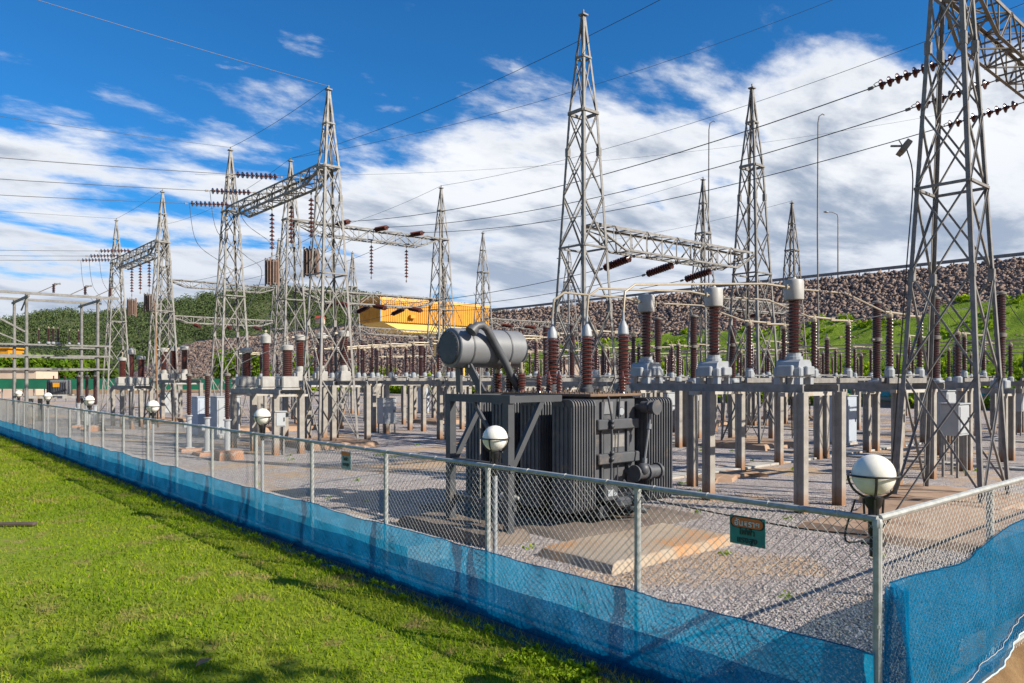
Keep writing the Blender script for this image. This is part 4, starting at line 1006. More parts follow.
# high-voltage bushings
for (u,v) in HV:
    b=MB(); o=L(u,v,0); b.lathe([(.15,2.555),(.15,2.64),(.12,2.66),(.12,2.72)],16,o); s=[]
    p=MB(); p.lathe(shed_prof(.095,.16,1.02,12,2.72),18,o); 
    c=MB(); c.lathe([(.10,3.74),(.115,3.76),(.10,3.90),(.05,4.0),(.03,4.03),(.022,4.22)],14,o)
    T.append(('bushing',p.mesh('bushing_porcelain',M['porc'],True,28),[('flange',b.mesh('bushing_flange',M['trafo'],True,30)),('cap',c.mesh('bushing_cap',M['white'],True,30))]))
for (u,v) in ((11.0,10.85),(11.3,10.85),(11.6,10.85),(9.98,11.62)):
    p=MB(); o=L(u,v,0); p.lathe([(.07,2.555)]+shed_prof(.05,.085,.30,5,2.6)+[(.03,2.92),(.02,3.0)],12,o); T.append(('small_bushing',p.mesh('small_bushing',M['porc'],True,28)))
for u in(12.2,12.6,13.0):
    p=MB(); o=L(u,10.9,0); p.lathe([(.09,2.555)]+shed_prof(.07,.105,.34,6,2.62),14,o); c=MB(); c.lathe([(.05,2.96),(.06,2.98),(.06,3.05),(.03,3.06),(.03,3.2)],10,o)
    T.append(('low_voltage_bushing',p.mesh('lv_bushing',M['porc'],True,28),[('cap',c.mesh('lv_cap',M['tan'],True,30))]))
# conservator
b=MB(); b.lathe([(.05,0),(.30,.0),(.32,.012),(.405,.03),(.42,.05),(.42,1.86),(.36,1.92),(.05,1.95)],32,L(12.9,9.48,3.50),(1,0,0))
s=[]; c=MB(); c.lathe([(.05,-.03),(.345,-.03),(.36,-.015),(.36,.0)],32,L(12.9,9.48,3.50),(1,0,0))
for i in range(20): a=i*math.pi/10; c.sphere(L(12.9+.325*math.cos(a),9.445,3.5+.325*math.sin(a)),.014,6,4)
s.append(('end_cover',c.mesh('conservator_cover',M['trafo_d'],True,30)))  # darker paint than the tank puts the unlit end's shade into the cover
for v in(9.86,10.9): c=MB(); c.lathe([(.424,-.02),(.430,-.018),(.430,.018),(.424,.02)],32,L(12.9,v,3.5),(1,0,0)); s.append(('strap',c.mesh('conservator_strap',M['trafo'],True,30)))
T.append(('conservator',b.mesh('conservator_tank',M['trafo_l'],True,30),s))
for v in(9.86,10.9):
    b=MB(); b.bar(L(12.72,v,3.14),L(12.35,v+.1,2.55),.06,.16); b.bar(L(13.05,v,3.14),L(13.1,v+.05,2.55),.06,.16); b.box(L(12.9,v,3.11),(.12,.5,.06)); T.append(('saddle',b.mesh('conservator_saddle',M['trafo'])))
def onu(px,py,u):
    r=(px-512)/F; v=(r*CA*u+SA*u)/(CA-r*SA); Y=SA*v+CA*u; return L(u,v,CAMZ-(py-HZ)*Y/F)
P=[onu(x,y,12.42) for x,y in((473,329),(477,326),(482,325),(487,329),(495,344),(504,360),(512,377))]; P.append(L(12.35,11.02,2.6))
b=MB(); b.path(P,.085,12); f=P[0]; b.tube(f+Vector((-.06,0,-.06)),f+Vector((.02,0,.02)),.13,14)
T.append(('breather_pipe',b.mesh('breather_pipe',M['trafo'],True,40)))
# front platform frame
b=MB(); VF=8.62; U0,U1=9.98,11.66
for u in(U0,U1): boxuv(b,u-.07,u+.07,VF-.07,VF+.07,.02,2.42)
boxuv(b,U0-.1,U1+.1,VF-.06,VF+.06,2.42,2.56); boxuv(b,U0-.1,U1+.1,VF-.05,VF+.05,1.22,1.36)
for u in(U0,U1):
    boxuv(b,u-.05,u+.05,VF+.06,9.86,2.43,2.55); b.bar(L(u,VF+.08,1.3),L(u,9.4,2.44),.08,.10)
boxuv(b,U0,U1,9.82,9.92,2.44,2.54); b.bar(L(U0+.1,VF+.02,1.4),L(U1-.7,VF+.02,2.4),.05,.07); boxuv(b,U0-.1,U1+.1,VF+.03,VF+.1,.55,.66)
T.append(('platform_frame',b.mesh('platform_frame',M['trafo_d'])))
b=MB()
b.tube(L(10.9,VF+.1,.02),L(10.9,VF+.1,3.05),.016,6)
T.append(('earth_rod',b.mesh('earth_rod',M['galv_l'])))
for k in range(2):
    b=MB(); o=L(10.55-.18*k,8.9,.72); b.lathe([(.03,0),(.075,.05),(.075,.12),(.05,.16),(.03,.26)],12,o,(.3,-1,0)); T.append(('oil_filler',b.mesh('oil_filler',M['whiteish'],True,30)))
thing('power_transformer',T,'big dark grey power transformer with finned radiators, oil tank and brown bushings','transformer',TO)
b=MB(); slab(8.15,9.95,1.5,3.1,.16,'ochre stained concrete slab in front of the grey transformer','plinth',None,'concrete_plinth','plinth',.03)
slab(11.6,11.3,4.6,3.6,.10,'dark concrete pad under the grey transformer','darkconc',None,'concrete_plinth','plinth',.03)  # pad is a darker brown than the slab in front
slab(11.2,8.5,2.6,.9,.20,'brown stained low slab under the transformer platform posts','darkconc',None,'concrete_plinth','plinth',.03)
# ================================================================== FENCES
FH=1.80; FV=5.82; FU=2.5; SP=2.33; NP=27
def chain(Lg,axis):
    """woven wire in the plane of the fence: local coordinate s along the fence"""
    vs=[]; fs=[]; z0,z1=.07,1.775; p=.086; r=.0030; H=z1-z0
    def add(a,b_,off):
        d=Vector((b_[0]-a[0],0,b_[1]-a[1])).normalized(); n=Vector((-d.z,0,d.x)); o=len(vs)
        for q in(a,b_):
            for k in range(3):
                an=k*2.0944; w=n*(math.cos(an)*r); s_,z_,t_=q[0]+w.x,q[1]+w.z,off+math.sin(an)*r
                vs.append((t_,s_,z_) if axis=='u' else (s_,t_,z_))
        fs.extend([(o,o+1,o+4,o+3),(o+1,o+2,o+5,o+4),(o+2,o,o+3,o+5)])
    n=int((Lg+H)/p)
    for i in range(n+1):
        s=-H+i*p
        a=(s,z0) if s>=0 else (0,z0-s); e=s+H; b_=(e,z1) if e<=Lg else (Lg,z1-(e-Lg))
        if b_[0]-a[0]>.02: add(a,b_,.0021)
        s2=i*p; a=(s2,z0) if s2<=Lg else (Lg,z0+(s2-Lg)); e=s2-H; b_=(e,z1) if e>=0 else (0,z0+s2)
        if a[0]-b_[0]>.02: add(a,b_,-.0021)
    return raw_mesh('chain_mesh',vs,fs,M['wire'])
def rail(a,b_,r,name,m='pipe',n=8):
    b=MB(); b.tube(a,b_,r,n); return b.mesh(name,M[m],True,30)
def fence_post(h):
    b=MB(); b.tube((0,0,-.1),(0,0,h),.033,10); b.lathe([(.036,h-.03),(.04,h),(.03,h+.03),(.005,h+.04)],10)
    for z in (.35,1.0): b.lathe([(.036,z-.012),(.036,z+.012)],10)
    return b.mesh('fence_post',M['pipe'],True,30)
PM=fence_post(FH-.03)
LF=(NP-1)*SP
fo=link('chain_link_fence',None,None,W(FU,FV,0)); tag(fo,'long galvanised chain-link fence between lawn and gravel, from the right corner to the left edge','fence')
link('mesh',chain(LF,'u'),fo)
for k in range(NP): c=link('post',PM,fo); c.location=(.0 if k==0 else .03,k*SP,0)
link('top_rail',rail((0,0,FH),(0,LF,FH),.026,'top_rail'),fo); link('bottom_rail',rail((.0,0,.14),(0,LF,.14),.022,'bottom_rail'),fo)
b=MB()
for i in range(int(LF/.6)):
    y=.3+i*.6; b.lathe([(.031,-.006),(.031,.006)],8,(0,y,FH),(0,1,0))
link('wire_ties',b.mesh('wire_ties',M['wire']),fo)
S2=2.58; N2=9; L2=(N2-1)*S2
fo2=link('chain_link_fence',None,None,W(FU,FV,0)); tag(fo2,'short chain-link fence going off to the right from the corner post','fence')
link('mesh',chain(L2,'v'),fo2)
for k in range(1,N2): c=link('post',PM,fo2); c.location=(k*S2,.03,0)
link('top_rail',rail((0.03,0,FH+.004),(L2,0,FH+.004),.028,'top_rail'),fo2); link('bottom_rail',rail((.03,0,.14),(L2,0,.14),.022,'bottom_rail'),fo2)
# concrete kerb under the long fence
b=MB(); b.box((FV,FU+LF/2,.03),(.12,LF,.09)); solo('fence_kerb',b.mesh('fence_kerb',M['wallc']),'low dark concrete kerb along the foot of the long fence','kerb')
# nets
def net_sheet(fun,ns,nz,m,name):
    vs=[];fs=[]
    for i in range(ns+1):
        for j in range(nz+1): vs.append(fun(i/ns,j/nz))
    for i in range(ns):
        for j in range(nz): a=i*(nz+1)+j; fs.append((a,a+nz+1,a+nz+2,a+1))
    return raw_mesh(name,vs,fs,m,True)
def ln(s,t):
    y=s*LF; sag=.018*math.sin(math.pi*((y/SP)%1))*(1 if t>.5 else 0); h=.78-.0018*y+.045*mnoise.noise(Vector((y*.6,0,3)))+.02*mnoise.noise(Vector((y*2.3,0,3)))
    z=.015+(h-sag)*t; x=-.05-.03*mnoise.noise(Vector((y*1.1,z*2,5)))-.026*mnoise.noise(Vector((y*4.2+z*2,z*1.2,7)))-.012*mnoise.noise(Vector((y*11-z*3,z*2,7)))-.03*(1-t)**3
    return (x,y,z)
def ln2(s,t):  # second net layer, makes the lower part of the net darker
    y=s*LF; h=.40+.04*mnoise.noise(Vector((y*.7,4,3))); z=.02+h*t
    return (-.075-.02*mnoise.noise(Vector((y*1.3,z*2,9)))-.05*(1-t)**2,y,z)
def ln3(s,t):
    y=s*LF; return (-.12-.30*t-.04*mnoise.noise(Vector((y*.9,4,3)))*t,y,.035+.025*mnoise.noise(Vector((y*2.2,t*3,1)))-.01*t)  # dark net strip on the ground stands in for the fence shadow
no=link('blue_net',None,None,W(FU,FV,0)); tag(no,'long strip of blue shade net tied along the lower part of the long fence','net')
link('upper_sheet',net_sheet(ln,900,10,M['net_b'],'net_upper'),no); link('lower_layer',net_sheet(ln2,420,4,M['net2'],'net_lower_layer'),no); link('shadow_strip',net_sheet(ln3,420,3,M['net2'],'net_shadow_strip'),no)
b=MB(); b.path([Vector(ln(i/420,1))+Vector((-.004,0,.0)) for i in range(421)],.006,4); link('edge_cord',b.mesh('edge_cord',M['netcord'] if 'netcord' in M else M['net2'],True),no)
def rtop(x): return 1.33-.10*math.sin(math.pi*min(x/2.5,1))+.03*math.sin(x*2.1)+.06*sst(np.array(x),1.6,2.6)
def rn(s,t):
    x=.06+s*13; top=float(rtop(x)) ; bot=-.03+.30*float(sst(np.array(x),.3,1.3))+.14*float(sst(np.array(x),1.6,2.8))+.12*float(sst(np.array(x),2.8,3.6))+.02*math.sin(x*2.3)
    z=bot+(top-bot)*t
    fold=.07*mnoise.noise(Vector((x*2.2,z*.6,2)))+.03*mnoise.noise(Vector((x*7,z*1.2,4)))
    y=-.05-.10*(1-t)**1.3*(.5+.5*math.sin(x*1.2+.8)) -.12*(1-t)-.06*math.sin(math.pi*t)+fold*(.35+.5*(1-t))
    return (x,y,z)
def rn2(s,t):
    x,y,z=rn(s,t*.16); return (x,y-.03-.02*mnoise.noise(Vector((x*4,z*3,8))),z)
nr=link('blue_net',None,None,W(FU,FV,0)); tag(nr,'sagging blue shade net bulging from the short fence at the right corner','net')
link('upper_sheet',net_sheet(rn,420,26,M['net'],'net_upper'),nr); link('lower_layer',net_sheet(rn2,420,8,M['net2'],'net_lower_layer'),nr)
M['cord']=pm('pale_cord',(.45,.52,.55),(.30,.38,.42),12,.7,0,.1,40)
b=MB(); b.path([Vector(rn(i/420,0))+Vector((0,-.035,-.004)) for i in range(421)],.009,5); link('edge_cord',b.mesh('edge_cord',M['cord'],True),nr)
b=MB(); b.path([Vector(rn(i/420,.16))+Vector((0,-.03,0)) for i in range(421)],.003,4); link('stitched_cord',b.mesh('stitched_cord',M['whiteish'],True),nr)
b=MB(); b.path([Vector(rn(i/420,1))+Vector((0,-.004,0)) for i in range(421)],.007,4); link('top_cord',b.mesh('top_cord',M['net2'],True),nr)
# bundled corner of net hanging at the post
def bun(s,t):
    a=s*5.2-2.2; r=.07+.05*t*0+.06*(1-t)+.02*math.sin(a*4+t*5); z=1.33*t-.05+.02*math.sin(a*3)
    return (.10+r*math.cos(a)*.8,-.10+r*math.sin(a),z)
link('gathered_end',net_sheet(bun,26,14,M['net'],'net_gather'),nr)

# ================================================================== GLOBE LAMPS
def globe_parts(blackpole):
    out=[]; g=MB(); g.sphere((0,0,2.12),.157,28,18); out.append(('globe',g.mesh('globe',M['globe'],True,180)))
    b=MB(); b.tube((0,0,1.5 if blackpole else 0),(0,0,1.72),.03,10); b.box((0,0,1.60 if blackpole else .01),(.10,.16,.02)); out.append(('pole',b.mesh('lamp_pole',M['black'] if blackpole else M['white'],True,30)))
    b=MB(); b.lathe([(.03,1.66),(.04,1.68),(.04,1.86),(.06,1.89),(.07,1.955)],12)
    for i in range(4):
        a=i*math.pi/2+.35; P=[]
        for q in range(9):
            e=R(-78+78*q/8); P.append((math.cos(a)*.180*math.cos(e),math.sin(a)*.180*math.cos(e),2.12+.180*math.sin(e)))
        b.path(P,.010,5)
        b.path([(math.cos(a)*.06,math.sin(a)*.06,1.76),(math.cos(a)*.07,math.sin(a)*.07,1.94)],.009,5)
    b.path([(math.cos(q*math.pi/16)*.182,math.sin(q*math.pi/16)*.182,2.12) for q in range(32)],.008,5,True)
    out.append(('cradle',b.mesh('lamp_cradle',M['black'],True,40))); return out
GL1=globe_parts(True); GL2=globe_parts(False)
lampk=((0,.02,'white globe lamp on a black stand at the right corner of the fence'),(2,0,'white globe lamp in front of the grey transformer'),(5,0,'white globe lamp on the fence left of the tall left-centre tower'),
  (8,0,'third white globe lamp from the left-centre tower along the fence'),(11,0,'small globe lamp along the far fence, fourth from the left edge'),(14,0,'small distant globe lamp along the fence, third from the left edge'),(17,0,'tiny globe lamp along the fence, second from the left edge'),(20,0,'tiniest globe lamp at the far left end of the fence'))
for k,dv_,lab in lampk:
    thing('globe_lamp',GL1 if k==0 else GL2,lab,'lamp',W(FU+k*SP+(.06 if k==0 else .02),FV+(.07 if k==0 else .16),0),random.uniform(0,1),'globe lamps along the fence')
curve_wire([W(2.75,6.0,1.9),W(2.85,6.05,1.55),W(2.72,6.4,1.62),W(2.6,7.0,2.1)],.008,'thin black cable looping beside the corner globe lamp',None,'lamp_cable','black')
curve_wire([W(5.0,5.86,1.70),W(4.2,5.86,1.66),W(3.2,5.86,1.63),W(2.6,5.86,1.66)],.007,'thin dark cable drooping under the top rail near the corner',None,'lamp_cable','black')
# ================================================================== SIGNS
def text_mesh(txt,size,m,depth=.0015):
    cu=bpy.data.curves.new('lettering','FONT'); cu.body=txt; cu.size=size; cu.align_x='CENTER'; cu.align_y='CENTER'; cu.extrude=depth; cu.offset=.0012
    o=bpy.data.objects.new('tmp_text',cu); COL.objects.link(o); bpy.context.view_layer.update()
    me=bpy.data.meshes.new_from_object(o.evaluated_get(bpy.context.evaluated_depsgraph_get())); bpy.data.objects.remove(o)
    me.materials.clear(); me.materials.append(m); me.name='lettering'; return me
def sign(u,z,w,h,label,mats,lines):
    o=link('warning_sign',None,None,W(u,FV-.03,z)); tag(o,label,'sign')
    # local frame: +X to the reader's right, +Y up, +Z towards the lawn
    o.rotation_euler=Matrix(((0,0,-1),(-1,0,0),(0,1,0))).to_euler()
    b=MB(); b.bbox((0,0,0),(w,h,.006),.002); link('panel',b.mesh('sign_panel',M[mats[0]]),o)
    b=MB()
    for (x,y) in((-w*.44,h*.42),(w*.44,h*.42),(-w*.44,-h*.42),(w*.44,-h*.42)): b.tube((x,y,.003),(x,y,.007),.006,8)
    link('rivets',b.mesh('rivets',M['galv']),o)
    for kind,txt,sz,x,y,mm in lines:
        if kind=='t': c=link('lettering',text_mesh(txt,sz,M[mm]),o); c.location=(x,y,.0075)
        else:
            b=MB(); rw,rh=txt; P=[]
            n=10
            for sx,a0 in((1,-90),(-1,90)):
                for q in range(n+1): a=R(a0+180*q/n); P.append((sx*(rw-rh) /2*1+ (rh/2)*math.cos(a),y+(rh/2)*math.sin(a)))
            b.prism(P,'z',.0035,.005 if sz==0 else .0042); link('panel_field',b.mesh('sign_field',M[mm]),o)
sign(3.58,1.55,.34,.245,'teal warning sign with orange oval and Thai lettering wired to the fence','sign sign'.split(),[('o',(.335,.098),1,0,.068,'sign_k'),('o',(.30,.082),0,0,.068,'sign_o'),('t','อันตราย',.074,0,.062,'sign_w'),('t','ไฟฟ้า',.074,0,-.012,'sign_k'),('t','แรงสูง',.074,0,-.080,'sign_k')])
sign(10.55,1.585,.30,.27,'small faded blue sign with dark lettering hanging under the fence rail','sign_g sign_g'.split(),[('o',(.27,.06),0,0,.10,'sign_o'),('t','ไฟฟ้า',.075,0,.02,'sign_k'),('t','แรงสูง',.075,0,-.06,'sign_k')])

# ================================================================== REAR WALL, MASTS, CREST
def wall(u0,u1,v,h,label,m,name,cat,z0=0,t=.25):
    b=MB(); b.box((v,(u0+u1)/2,z0+h/2),(t,u1-u0,h)); out=[('panel',b.mesh('wall_panel',M[m]))]
    b=MB(); n=min(40,int((u1-u0)/3.0))
    for i in range(n+1): b.box((v-.02,u0+(u1-u0)*i/n,z0+h/2+.04),(t+.12,.22,h+.08))
    out.append(('pilasters',b.mesh('wall_pilasters',M[m]))); return thing(name,out,label,cat)
wall(8,140,76.2,1.0,'low grey concrete wall along the back of the yard below the dam','wallc','boundary_wall','wall')
b=MB(); b.box((76.35,60,1.45),(.05,100,.85)); out=[('net_sheet',b.mesh('rear_net',M['teal']))]; b=MB()
for i in range(34): b.tube((76.42,10+i*3,.9),(76.42,10+i*3,2.1),.03,6)
out.append(('stakes',b.mesh('rear_stakes',M['galv']))); thing('rear_net_fence',out,'teal net strung above the low wall at the back of the yard','fence')
b=MB(); b.bar((VC+.9,-60,ZC+.72),(VC+.9,320,ZC+.72),.12,.42); out=[('rail',b.mesh('crest_rail',M['galv']))]; b=MB()
for i in range(96): b.box((VC+1.0,-60+i*4,ZC+.4),(.15,.15,.9))
out.append(('rail_posts',b.mesh('crest_posts',M['galv']))); thing('guardrail',out,'grey guard rail along the crest of the dam','guard rail')
def streetlight(p,h,label,arm=1.6):
    b=MB(); b.tube((0,0,0),(0,0,h-.8),.11,8,.07); pts=[(0,0,h-.8),(-.1,.08,h-.3),(-.5*arm,.3*arm,h),(-arm*.8,.5*arm,h)]; b.path(pts,.06,6)
    hd=MB(); hd.bbox((-arm*1.0,arm*.62,h-.02),(.7,.5,.16),.04); base=MB(); base.box((0,0,.15),(.5,.5,.3))
    return thing('street_light',[('pole',b.mesh('street_pole',M['galv'],True,40)),('lamp_head',hd.mesh('street_head',M['white'])),('base',base.mesh('street_base',M['conc']))],label,'street light',p,0,'street lights on the dam')
streetlight(W(52.5,VC+4,ZC-.1),10.2,'curved street light on the dam crest between the right towers')
streetlight(W(108,VC+4,ZC-.1),10.0,'small distant street light on the dam crest above the oil tank')
def mast(px,ptop,Y,label,lean=.0):
    p=on_ray(px,378,Y); p.z=0; h=CAMZ-(ptop-HZ)*Y/F
    b=MB(); b.path([(0,0,0),(.05,0,h*.3),(-.04,.03,h*.6),(.0,0,h*.97),(.06,-.08,h*.992),(.3,-.3,h),(.42,-.42,h-.12)],[.10,.085,.07,.055,.05,.05,.05],7)
    s=MB(); s.box((0,0,.2),(.6,.6,.4)); return thing('mast',[('pole',b.mesh('mast_pole',M['galv'],True,40)),('base',s.mesh('mast_base',M['conc']))],label,'mast',p,0,'thin masts')
mast(818,114,72,'very tall thin hooked mast left of the near right tower'); mast(709,121,74,'very tall thin hooked mast beside the tower behind the beam')
# yellow gantry crane
cu0=on_ray(359,300,112); 
UC=94.5; VCN=57.4
b=MB(); b.box((VCN+10,UC+3.2,12.55),(20,6.4,3.1))
for i in range(54): b.box((VCN+.2+i*.37,UC-.03,12.55),(.12,.08,3.06))
for i in range(17): b.box((VCN-.03,UC+.2+i*.37,12.55),(.08,.12,3.06))
out=[('housing',b.mesh('crane_housing',M['orange']))]
b=MB(); b.prism([(UC-.1,14.1),(UC+6.5,14.1),(UC+6.3,14.55),(UC+3.2,14.75),(UC+.1,14.55)],'x',VCN-.1,VCN+20.1); out.append(('roof',b.mesh('crane_roof',M['orange'])))
b=MB(); b.prism([(VCN+.4,10.98),(VCN+19.8,10.98),(VCN+19.8,9.6),(VCN+4.2,9.6)],'y',UC+.25,UC+6.1); out.append(('girder',b.mesh('crane_girder',M['yellow'])))
b=MB(); b.box((VCN-.06,UC-.06,12.55),(.22,.22,3.14)); out.append(('corner_post',b.mesh('crane_corner',M['white'])))
for v in(VCN+13.5,VCN+18.5):
    for u in(UC+1,UC+5.2):
        b=MB(); b.box((v,u,4.7),(.7,.7,9.4)); out.append(('leg',b.mesh('crane_leg',M['yellow'])))
b=MB(); b.box((VCN+5.2,UC-.35,11.9),(.9,.5,.5)); b.box((VCN+3.3,UC-.35,13.1),(.8,.5,.35)); out.append(('hoist_box',b.mesh('crane_hoist',M['orange'])))
thing('gantry_crane',out,'orange clad gantry crane house on a pale yellow girder behind the switchyard','crane')
# house on the hill
p=cam2w((320-512)/F*430,430,CAMZ-(321-HZ)*430/F)
out=[]; b=MB(); b.box((0,0,0),(7,6,5)); out.append(('wall',b.mesh('house_wall',M['beige']))); b=MB(); b.prism([(-4.2,2.4),(4.2,2.4),(0,5)],'y',-3.6,3.6); out.append(('roof',b.mesh('house_roof',M['redroof'])))
thing('hill_house',out,'small red-roofed house among the trees on the hill','house',p,.5,None,(.62,.62,.62))

# ================================================================== FAR LEFT
b=[]; PU,PV=(52.9,57.3),(7.9,11.7)
o=[]
for u in PU:
    for v in PV:
        q=MB(); q.tube((v-7.9,u-52.9,0),(v-7.9,u-52.9,7.85),.11,10,.085); q.box((v-7.9,u-52.9,.05),(.5,.5,.1)); o.append(('post',q.mesh('bus_post',M['galv'],True,30)))
for u in PU: q=MB(); q.bar((-9,u-52.9,7.9),(5.0,u-52.9,7.9),.10,.15); o.append(('cross_beam',q.mesh('bus_beam',M['galv'])))
for v in PV: q=MB(); q.bar((v-7.9,-.8,7.68),(v-7.9,5.2,7.68),.10,.13); o.append(('cross_beam',q.mesh('bus_beam',M['galv'])))
for z in(4.85,4.2,3.4):
    for u in PU: q=MB(); q.bar((-2.0,u-52.9-.16,z),(4.6,u-52.9-.16,z),.07,.10); o.append(('crossbar',q.mesh('bus_crossbar',M['galv'])))
for a_,b_,w_ in(((0,.05,7.6),(0,1.8,7.0),.07),((-.1,-.2,5.6),(-3.4,-.2,7.5),.10),((-.1,-.2,4.9),(-3.0,-.2,6.2),.07)): q=MB(); q.bar(a_,b_,w_); o.append(('brace',q.mesh('bus_brace',M['galv'])))
thing('bus_portal',o,'steel pole portal with crossbeams at the far left of the yard','portal',W(52.9,7.9))
q=MB(); q.lathe(shed_prof(.06,.10,.42,4,.1),10); q.tube((0,0,0),(0,0,.1),.07,8); F1=[('porcelain',q.mesh('fuse_porcelain',M['porc_d'],True,28))]
q=MB(); q.tube((-.9,0,-.1),(.35,0,.62),.03,6); q.box((.2,0,.56),(.35,.1,.07)); F1.append(('fuse_arm',q.mesh('fuse_arm',M['galv_b'])))
for k,v in enumerate((9.3,11.0,12.4)): thing('cutout_fuse',F1,side[2-k]+' of three small cutout fuses leaning on top of the far left portal','fuse',W(52.9,v,8.02),0,'cutout fuses on the portal')
for k,v in enumerate((6.2,8.5,10.1,10.6)):
    thing('post_insulator',PIN,('leftmost','second','third','fourth')[k]+' insulator on the middle crossbar of the far left portal','post insulator',W(52.72,v,4.92),0,'portal insulators',(.55,.55,.55))
for k,v in enumerate((9.0,9.25,9.5)): thing('post_insulator',PIN,side[2-k]+' of three grouped brown insulators on the far left portal','post insulator',W(52.72,v,4.92),0,'portal insulators',(.8,.8,.62))
o=[]; q=MB(); q.bbox((0,0,.55),(1.5,1.0,1.0),.03); s=MB()
for i in range(9): s.box((-.7+i*.175,-.56,.55),(.05,.12,.8))
o.append(('tank',q.mesh('small_tank',M['trafo_l']),[('cooling_fins',s.mesh('small_fins',M['trafo']))])); q=MB(); q.box((0,-.63,.72),(.5,.02,.3)); o.append(('label_plate',q.mesh('small_plate',M['orange'])))
for x in(-.4,0,.4): q=MB(); q.lathe([(.04,1.05)]+shed_prof(.04,.07,.3,4,1.06),10,(x,0,0)); o.append(('bushing',q.mesh('small_bushing',M['porc'],True,28)))
q=MB(); q.box((0,0,.02),(1.9,1.3,.08)); o.append(('skid',q.mesh('small_skid',M['conc'])))
pt=on_ray(59,394,50); thing('station_transformer',o,'small grey transformer with orange plate on a platform at far left','transformer',(pt.x,pt.y,1.72),-.5,None,(.8,.8,.95))
q=MB(); q.box((0,0,1.62),(3.4,2.2,.16)); o=[('deck',q.mesh('deck',M['conc']))]
for x in(-1.4,1.4):
    for y in(-.8,.8): q=MB(); q.box((x,y,.77),(.22,.22,1.54)); o.append(('leg',q.mesh('deck_leg',M['post'])))
thing('equipment_platform',o,'raised concrete platform carrying the small grey transformer at far left','platform',(pt.x,pt.y,0),-.5)
o=[]; q=MB(); p0=on_ray(-60,384,95); p1=on_ray(262,384,86); p0.z=p1.z=0
d=(p1-p0); Ld=d.length; q.box((Ld/2,0,2.15),(Ld,.12,1.25)); o.append(('sheeting',q.mesh('green_sheeting',M['greenpaint']))); q=MB()
for i in range(30): q.box((Ld*i/29,.1,1.4),(.1,.1,2.8))
o.append(('posts',q.mesh('green_posts',M['galv']))); thing('green_hoarding',o,'long green sheet fence behind the far left equipment','fence',p0,math.atan2(d.y,d.x))
def building(px,w,dp,h,Y,m,label,roofm='wallc'):
    p=on_ray(px,378,Y); p.z=0; o=[]; b=MB(); b.box((0,0,h/2),(w,dp,h)); o.append(('wall',b.mesh('building_wall',M[m]))); b=MB(); b.box((0,0,h+.12),(w+.8,dp+.8,.24)); o.append(('roof',b.mesh('building_roof',M[roofm])))
    for x in(-w*.3,0,w*.3):
        b=MB(); b.box((x,-dp/2-.02,h*.5),(w*.14,.06,h*.32)); s=MB(); s.box((x,-dp/2-.06,h*.5),(w*.12,.03,h*.27)); o.append(('window',b.mesh('window_frame',M['white']),[('pane',s.mesh('window_pane',M['black']))]))
    return thing('low_building',o,label,'building',p,R(-41+4))
building(12,10,6,4.1,112,'beige','low beige building at the left edge behind the green sheet fence')
building(2,5,5,8.2,140,'orange','small orange block at the left edge above the bushes','orange')
building(588,8,5,5.0,93,'beige','pale low hut behind the transformer bushings at the foot of the dam')
# trees at the left
for k,(px,Y,h,r,l) in enumerate(((6,120,7.0,4.2,'bright green bushy tree at the left edge'),(28,116,6.2,3.6,'round green tree behind the far left portal'),(50,118,6.6,3.6,'bright tree right of the round one behind the portal'),(72,122,6.4,3.8,'green tree behind the small grey transformer'),(96,125,6.0,3.4,'darker tree left of the leftmost tower'),(232,150,9.0,4.2,'yellow green tree left of the tall left-centre tower'),(255,152,8.0,3.6,'green tree behind the left-centre bushings'),(300,160,8.5,4.0,'yellow green tree behind the tall left-centre tower legs'))):
    p=on_ray(px,378,Y); p.z=-.05; tree(p,h,r,l,'leaf' if k!=4 else 'leaf_d',1500,.75,20+k,'trees at the left')
o=[]; q=MB(); q.tube((0,0,0),(0,0,7.2),.05,8,.03); p=on_ray(158,378,44); p.z=0
solo('wooden_pole',q.mesh('wooden_pole',M['bamboo'],True),'thin reddish wooden pole leaning by the leftmost towers','pole',p).rotation_euler=(R(1),R(-1.5),0)

# ================================================================== SMALL GROUND THINGS
g=np.random.default_rng(21)
def pebbles(n):
    uu=2.9+g.random(n)**1.5*15; v=5.9+g.random(n)**1.3*11
    s=.008+.013*g.random(n)**1.5
    octv=np.array([(1,0,0),(0,1,0),(-1,0,0),(0,-1,0),(0,0,.75),(0,0,-.75)])
    P=octv[None]*s[:,None,None]*(.7+.6*g.random((n,6,1))); a=g.random(n)*6.28; ca,sa=np.cos(a)[:,None],np.sin(a)[:,None]
    x=P[:,:,0]*ca-P[:,:,1]*sa; y=P[:,:,0]*sa+P[:,:,1]*ca
    V=np.stack([x+v[:,None],y+uu[:,None],P[:,:,2]+s[:,None]*.35],-1).reshape(-1,3)
    f=np.array([(0,1,4),(1,2,4),(2,3,4),(3,0,4),(1,0,5),(2,1,5),(3,2,5),(0,3,5)])
    me=raw_mesh('loose_gravel',V,(np.arange(n)[:,None,None]*6+f[None]).reshape(-1,3),M['pebble']); attr(me,'tint',np.repeat(np.clip(g.normal(.5,.26,n),0,1),6)); return me
solo('loose_gravel',pebbles(80000),'loose grey stones of the gravel behind the near fence','gravel',kind='stuff')
